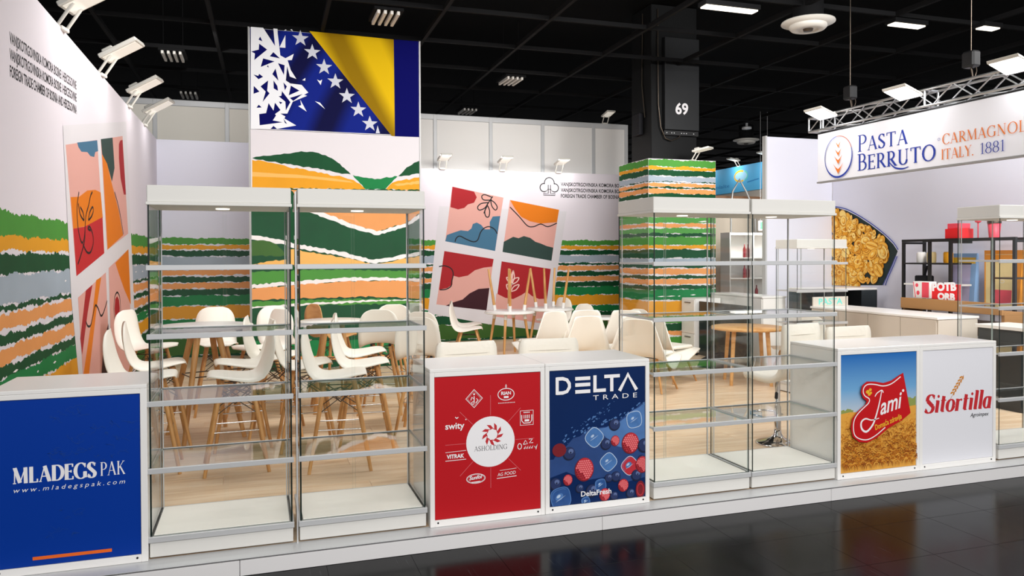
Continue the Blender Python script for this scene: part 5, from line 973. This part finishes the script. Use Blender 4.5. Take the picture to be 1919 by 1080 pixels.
pr = Print((0, 0, 0), (1, 0, 0), (0, 0, 1)); pr.rect(.03, .03, .27, .21, 'exitgreen'); pr.disc(.13, .17, .018, .018, 'print_white', 10); pr.line([(.13, .15), (.12, .10), (.15, .06)], .02, 'print_white'); pr.line([(.12, .10), (.09, .06)], .018, 'print_white'); pr.rect(.19, .05, .24, .19, 'print_white'); pr.obj('exit_symbol', e_)
for x in (.05, .25): MB().tube([(x, .02, .24), (x, .02, 2.9)], .004, 'alumatte', 6).build('hanger', e_)
ar = tag(MB().tube([(10.25, 11.6, .0), (10.25, 11.6, 2.9), (10.3, 11.6, 3.3), (10.5, 11.6, 3.6), (10.7, 11.6, 3.3), (10.95, 11.6, 2.8), (11.1, 11.6, .0)], .022, 'postgrey', 8).build('curved_pipe'), 'grey curved pipe arch standing before the far blue board', 'pipe')

# ================================================================ PASTA STAND
bn = thing('hanging_banner', 'long white banner reading Pasta Berruto hanging from the truss', 'banner', (6.43, 0, 0))
MB().box(0, .05, -2.0, 4.06, 2.725, 3.385, 'signwhite', .004).build('banner_board', bn); MB().box(-.006, .056, -2.0, 4.07, 2.705, 2.7245, 'postgrey').build('bottom_rail', bn); MB().box(.0, .05, -2.0, 4.06, 3.3855, 3.405, 'black').build('top_rail', bn)
pr = Print((0, 0, 0), (0, -1, 0), (0, 0, 1)); T_ = 'bluetext'; O_ = 'otext'
pr.serif('Pasta', -3.32, 3.045, .80, .215, T_, 1.05, small=.82, gap=.06)
pr.serif('Berruto', -3.32, 2.80, 1.20, .215, T_, 1.05, small=.86, gap=.06)
pr.line(smooth([(-2.80, 2.86), (-2.74, 2.80), (-2.68, 2.765), (-2.58, 2.75), (-2.50, 2.765)]), [.008+.012*math.sin(math.pi*i/16) for i in range(17)], T_)
pr.ring(-2.075, 3.03, .014, .014, .004, T_, 14)
pr.serif('CARMAGNOLA', -2.03, 2.962, 1.10, .118, O_, .95, gap=.08); pr.serif('ITALY.', -2.04, 2.79, .42, .118, O_, .95, gap=.06); pr.serif('1881', -1.55, 2.79, .29, .12, T_, .8, gap=.05)
n_ = 60; pts = [(-3.65+.25*math.cos(2*math.pi*k/n_), 3.03+.275*math.sin(2*math.pi*k/n_)) for k in range(n_+1)]
pr.line(pts, [.010+.016*max(0, -math.sin(2*math.pi*k/n_-.3)) for k in range(n_+1)], T_)
pr.line([(-3.65+.25*math.cos(a), 3.03+.275*math.sin(a)) for a in [R(20+7*k) for k in range(12)]], .008, O_)
for k, z in enumerate((3.18, 3.08, 2.98, 2.86)):
    s_ = .05+.014*k; pr.poly([(-3.65, z-.03-.01*k), (-3.65+s_, z+.05+.01*k), (-3.65+s_*.5, z+.03), (-3.65, z), (-3.65-s_*.5, z+.03), (-3.65-s_, z+.05+.01*k)], O_)
pr.obj('banner_print', bn)
tr = thing('lighting_truss', 'aluminium lattice truss above the pasta banner', 'truss', (6.40, 0, 3.44))
Y0, Y1, q = -2.0, 4.2, .19
for x in (0, .2):
    for z in (0, q): MB().tube([(x, Y0, z), (x, Y1, z)], .0165, 'truss', 8).build('chord', tr)
n_ = 24; st = (Y1-Y0)/n_; bm_ = {}
def brace(p0, p1, r0=.0085):
    k = (round(p1[0]-p0[0], 3), round(p1[1]-p0[1], 3), round(p1[2]-p0[2], 3), r0)
    if k not in bm_: o = MB().tube([(0, 0, 0), [b_-a for a, b_ in zip(p0, p1)]], r0, 'truss', 6).build('brace', tr, p0); bm_[k] = o
    else: o = bm_[k].copy(); COL.objects.link(o); o.location = p0
for i in range(n_):
    a, b_ = Y0+i*st, Y0+(i+1)*st; up = i % 2 == 0
    for x in (0, .2): brace((x, a, 0 if up else q), (x, b_, q if up else 0))
    for z in (0, q): brace((0 if up else .2, a, z), (.2 if up else 0, b_, z))
for y in (Y1, Y1-.28, Y1-1.95, Y1-3.3, Y1-3.38):
    for x in (0, .2): brace((x, y, 0), (x, y, q), .014)
    brace((0, y, 0), (.2, y, 0), .014); brace((0, y, q), (.2, y, q), .014)
for k, (y, l) in enumerate(((3.68, 'far end of the truss'), (2.33, 'middle of the truss'), (.98, 'right frame edge of the truss'))):
    t = thing('panel_floodlight', 'brightly lit square floodlight at the '+l, 'floodlight', (6.15, y, 3.6), 0, 'lit floodlights above the pasta banner')
    mb = MB().box(-.14, .14, -.17, .17, -.012, .02, 'lamphousing', .005); mb.v = [(x*.94-z*.34, y_, z*.94-x*.34) for x, y_, z in mb.v]
    # the head is tipped towards the banner
    hd = mb.build('lamp_head', t); mb = MB().box(-.125, .125, -.155, .155, -.018, -.0125, 'lit'); mb.v = [(x*.94-z*.34, y_, z*.94-x*.34) for x, y_, z in mb.v]; mb.build('lens', hd)
    MB().tube([(.1, 0, 0), (.25, 0, .03)], .012, 'lamphousing').build('arm', t)
    area('banner_beam', (6.13, y, 3.545), (6.44, y, 3.0), .22, .28, 2.2, (1, .99, 1))
for (y, l) in ((3.55, 'farther'), (1.75, 'nearer')):
    t = thing('truss_hoist', 'small black hoist with chain above the truss, %s one' % l, 'hoist', (6.52, y, 3.66), 0, 'hoists above the truss')
    MB().box(-.06, .06, -.08, .08, .12, .30, 'black', .02).build('motor', t)
    mb = MB().tube([(0, 0, .3), (0, 0, 1.5)], .006, 'wire', 6); mb.tube([(0, 0, .12), (.03, 0, 0)], .008, 'wire', 6); mb.tube([(.06, 0, .25), (.12, .03, .1), (.10, .05, .0), (.05, .03, .12)], .006, 'wire', 6); mb.build('chain', t)

rk = thing('metal_rack', 'tall black metal frame rack standing against the pasta stand wall', 'rack', (7.75, 0, 0))
ys = [2.20, 2.49, 3.10, 3.43, 3.87]
for x in (0, .38):
    for y in ([2.20, 3.43, 3.87] if x else ys): MB().box(x, x+.035, y-.0175, y+.0175, 0, 1.885, 'black').build('upright', rk)
    MB().box(x, x+.035, 2.18, 3.89, 1.886, 1.92, 'black').build('top_rail', rk)
for y in (2.20, 3.10, 3.87): MB().box(.036, .379, y-.0175, y+.0175, 1.855, 1.885, 'black').build('cross_rail', rk)
MB().box(0, .41, 3.119, 3.852, 1.58, 1.605, 'black').build('shelf_board', rk) if False else None
for (y0, y1, z) in ((3.1185, 3.4115, 1.57), (3.4485, 3.8515, 1.57), (3.1185, 3.4115, 1.28), (3.4485, 3.8515, 1.28)): MB().box(0.002, .41, y0, y1, z, z+.022, 'black' if z > 1.4 else 'cupwhite').build('shelf_board', rk)
MB().box(0.002, .41, 2.2185, 2.4715, 1.40, 1.42, 'wire').build('shelf_board', rk)
def bag(label, y, z, w_, h, c1, c2, c3, x=8.2):
    t = thing('paper_packet', label, 'packet', (x, y, z), 0, 'large packets behind the rack'); D_ = .1
    mb = MB(); vs = [(0, -w_/2, 0), (D_, -w_/2, 0), (D_, w_/2, 0), (0, w_/2, 0), (.03, -w_*.56, h), (.06, -w_*.56, h), (.06, w_*.56, h), (.03, w_*.56, h)]
    mb.add(vs, [(0, 3, 2, 1), (4, 5, 6, 7), (0, 1, 5, 4), (1, 2, 6, 5), (2, 3, 7, 6)], c1); mb.add(vs, [(3, 0, 4, 7)], c1); mb.build('packet_body', t)
    f_ = lambda a, b_: (a*(1+.12*b_/h), b_)
    pr = Print((-.002, 0, 0), (0, -1, 0), (0, 0, 1)); n2 = Vector((-h, 0, .03)).normalized(); pr.v = Vector((.03/h, 0, 1)); pr.n = Vector((-1, 0, .03/h)).normalized(); pr.o = Vector((-.001, 0, 0))
    pr.poly([f_(-w_*.46, .02), f_(w_*.30, .02), f_(w_*.30, h*.93), f_(-w_*.46, h*.93)], c2); pr.poly([f_(-w_*.48, h*.80), f_(w_*.47, h*.80), f_(w_*.47, h*.92), f_(-w_*.48, h*.92)], 'porange' if c3 != 'yellow' else 'gold')
    if c3 == 'red2': pr.poly([f_(-w_*.3, h*.05), f_(w_*.28, h*.05), f_(w_*.28, h*.3), f_(-w_*.3, h*.3)], 'redpink'); pr.ring(0, h*.45, .03, .02, .006, 'cupwhite')
    pr.obj('packet_print', t)
bag('lilac and blue packet with yellow band behind the rack', 3.30, 1.02, .36, .70, 'skyblue', 'lilac', 'yellow')
bag('orange and cream packet with yellow band behind the rack', 2.72, 1.02, .48, .74, 'porange', 'cream', 'red2')
t = thing('red_box', 'red and pink box on top of the black rack', 'box', (7.80, 3.0, 1.921)); MB().box(0, .25, 0, .22, 0, .13, 'redbox', .004).build('box_body', t); MB().box(.02, .22, .02, .2, .131, .2, 'redpink', .004).build('lid', t)
t = thing('red_cup', 'red container with dark lid on top of the black rack', 'container', (7.95, 2.62, 1.921)); MB().lathe([(.06, 0), (.075, .18), (.0, .18)], 'redpink', n=20).build('cup_body', t); MB().lathe([(.08, .181), (.08, .25), (.07, .26), (0, .26)], 'wire', n=20).build('lid', t)
t = thing('red_spoon', 'red scoop standing on top of the black rack', 'scoop', (7.95, 2.85, 1.921)); MB().tube([(0, 0, 0), (0, 0, .2)], .008, 'redpink').build('handle', t); MB().lathe([(.0, .19), (.035, .21), (.04, .24), (.0, .27)], 'redpink', n=14).build('scoop_head', t)
t = thing('black_kettle', 'small black device with lever on the rack shelf', 'appliance', (7.92, 3.66, 1.3025)); MB().box(-.08, .08, -.1, .1, 0, .11, 'rubber', .015).build('body', t); MB().tube([(0, 0, .11), (0, -.03, .2), (0, -.06, .24)], .02, 'rubber').build('lever', t)
for k, (y, c_, l) in enumerate(((3.72, 'cupwhite', 'white roll on the upper rack shelf'), (3.55, 'cream', 'cream roll on the upper rack shelf'), (3.28, 'yellow', 'yellow bag on the upper rack shelf'))):
    tag(MB().lathe([(.055, 0), (.06, .02), (.06, .13), (.05, .15), (0, .15)], c_, (7.93, y, 1.5925), 18).build('packet'), l, 'packet', 'packets on the upper rack shelf')
t = thing('wooden_bench', 'brown wooden box counter in front of the black rack', 'counter', (7.25, 0, 0))
for z0, z1 in ((.99, 1.13),): MB().box(0, .03, 1.95, 3.42, z0, z1, 'brownlight' if 0 else 'cardboard', .003).build('front_board', t)
MB().box(.031, .38, 1.95, 3.42, .99, 1.02, 'cardboard').build('shelf_board', t); MB().box(0.0, .38, 1.95, 3.42, .72, .88, 'brown', .003).build('lower_board', t)
for y in (1.95, 3.38): MB().box(0.04, .34, y, y+.04, 0, .719, 'cardboard').build('leg', t); MB().box(0.04, .34, y, y+.04, .881, .989, 'cardboard').build('spacer', t)
t = thing('letter_sign', 'red sign with white bubble letters POTB ORB beside the black rack', 'sign', (7.30, 2.55, 1.131))
MB().box(0, .02, 0, .42, 0, .20, 'redbox', .003).build('board', t); pr = Print((0, 0, 0), (0, -1, 0), (0, 0, 1)); pr.text('POTB', -.41, .11, .36, .10, 'print_white', bold=.06, slope=.05); pr.text('ORB', -.33, .0, .26, .085, 'print_white', bold=.06); pr.obj('sign_lettering', t)
t = thing('leaflet_box', 'red and white carton with heart print left of the letter sign', 'box', (7.32, 3.02, 1.131)); MB().box(0, .12, 0, .26, 0, .22, 'cupwhite', .003).build('carton', t); pr = Print((0, 0, 0), (0, -1, 0), (0, 0, 1)); pr.rect(-.12, .01, -.01, .21, 'redpink'); pr.disc(-.2, .17, .025, .025, 'redpink', 12); pr.disc(-.18, .07, .025, .03, 'redpink', 12); pr.line([(-.255, .21), (-.22, .01)], .012, 'redpink'); pr.obj('carton_print', t)
slab_counter('white_counter', 'white topped counter with dark glass front at the right edge', 8.0-.55, 8.3, .75, 1.7, .92, 2, None, 'laminate', 'darkglasspanel')
t = thing('drink_cabinet', 'dark glass fronted low cabinet seen through the rightmost glass case', 'cabinet', (6.75, 1.3, 0))
MB().box(.02, .5, .02, .55, .0, .88, 'screen').build('carcass', t); MB().box(0, .52, 0, .58, .881, .92, 'laminate', .003).build('worktop', t); MB().box(.0, .0195, .03, .54, .05, .86, 'darkglasspanel').build('door', t); MB().box(.03, .49, .0, .0195, .05, .86, 'darkglasspanel').build('door', t)
bpy.context.view_layer.update()
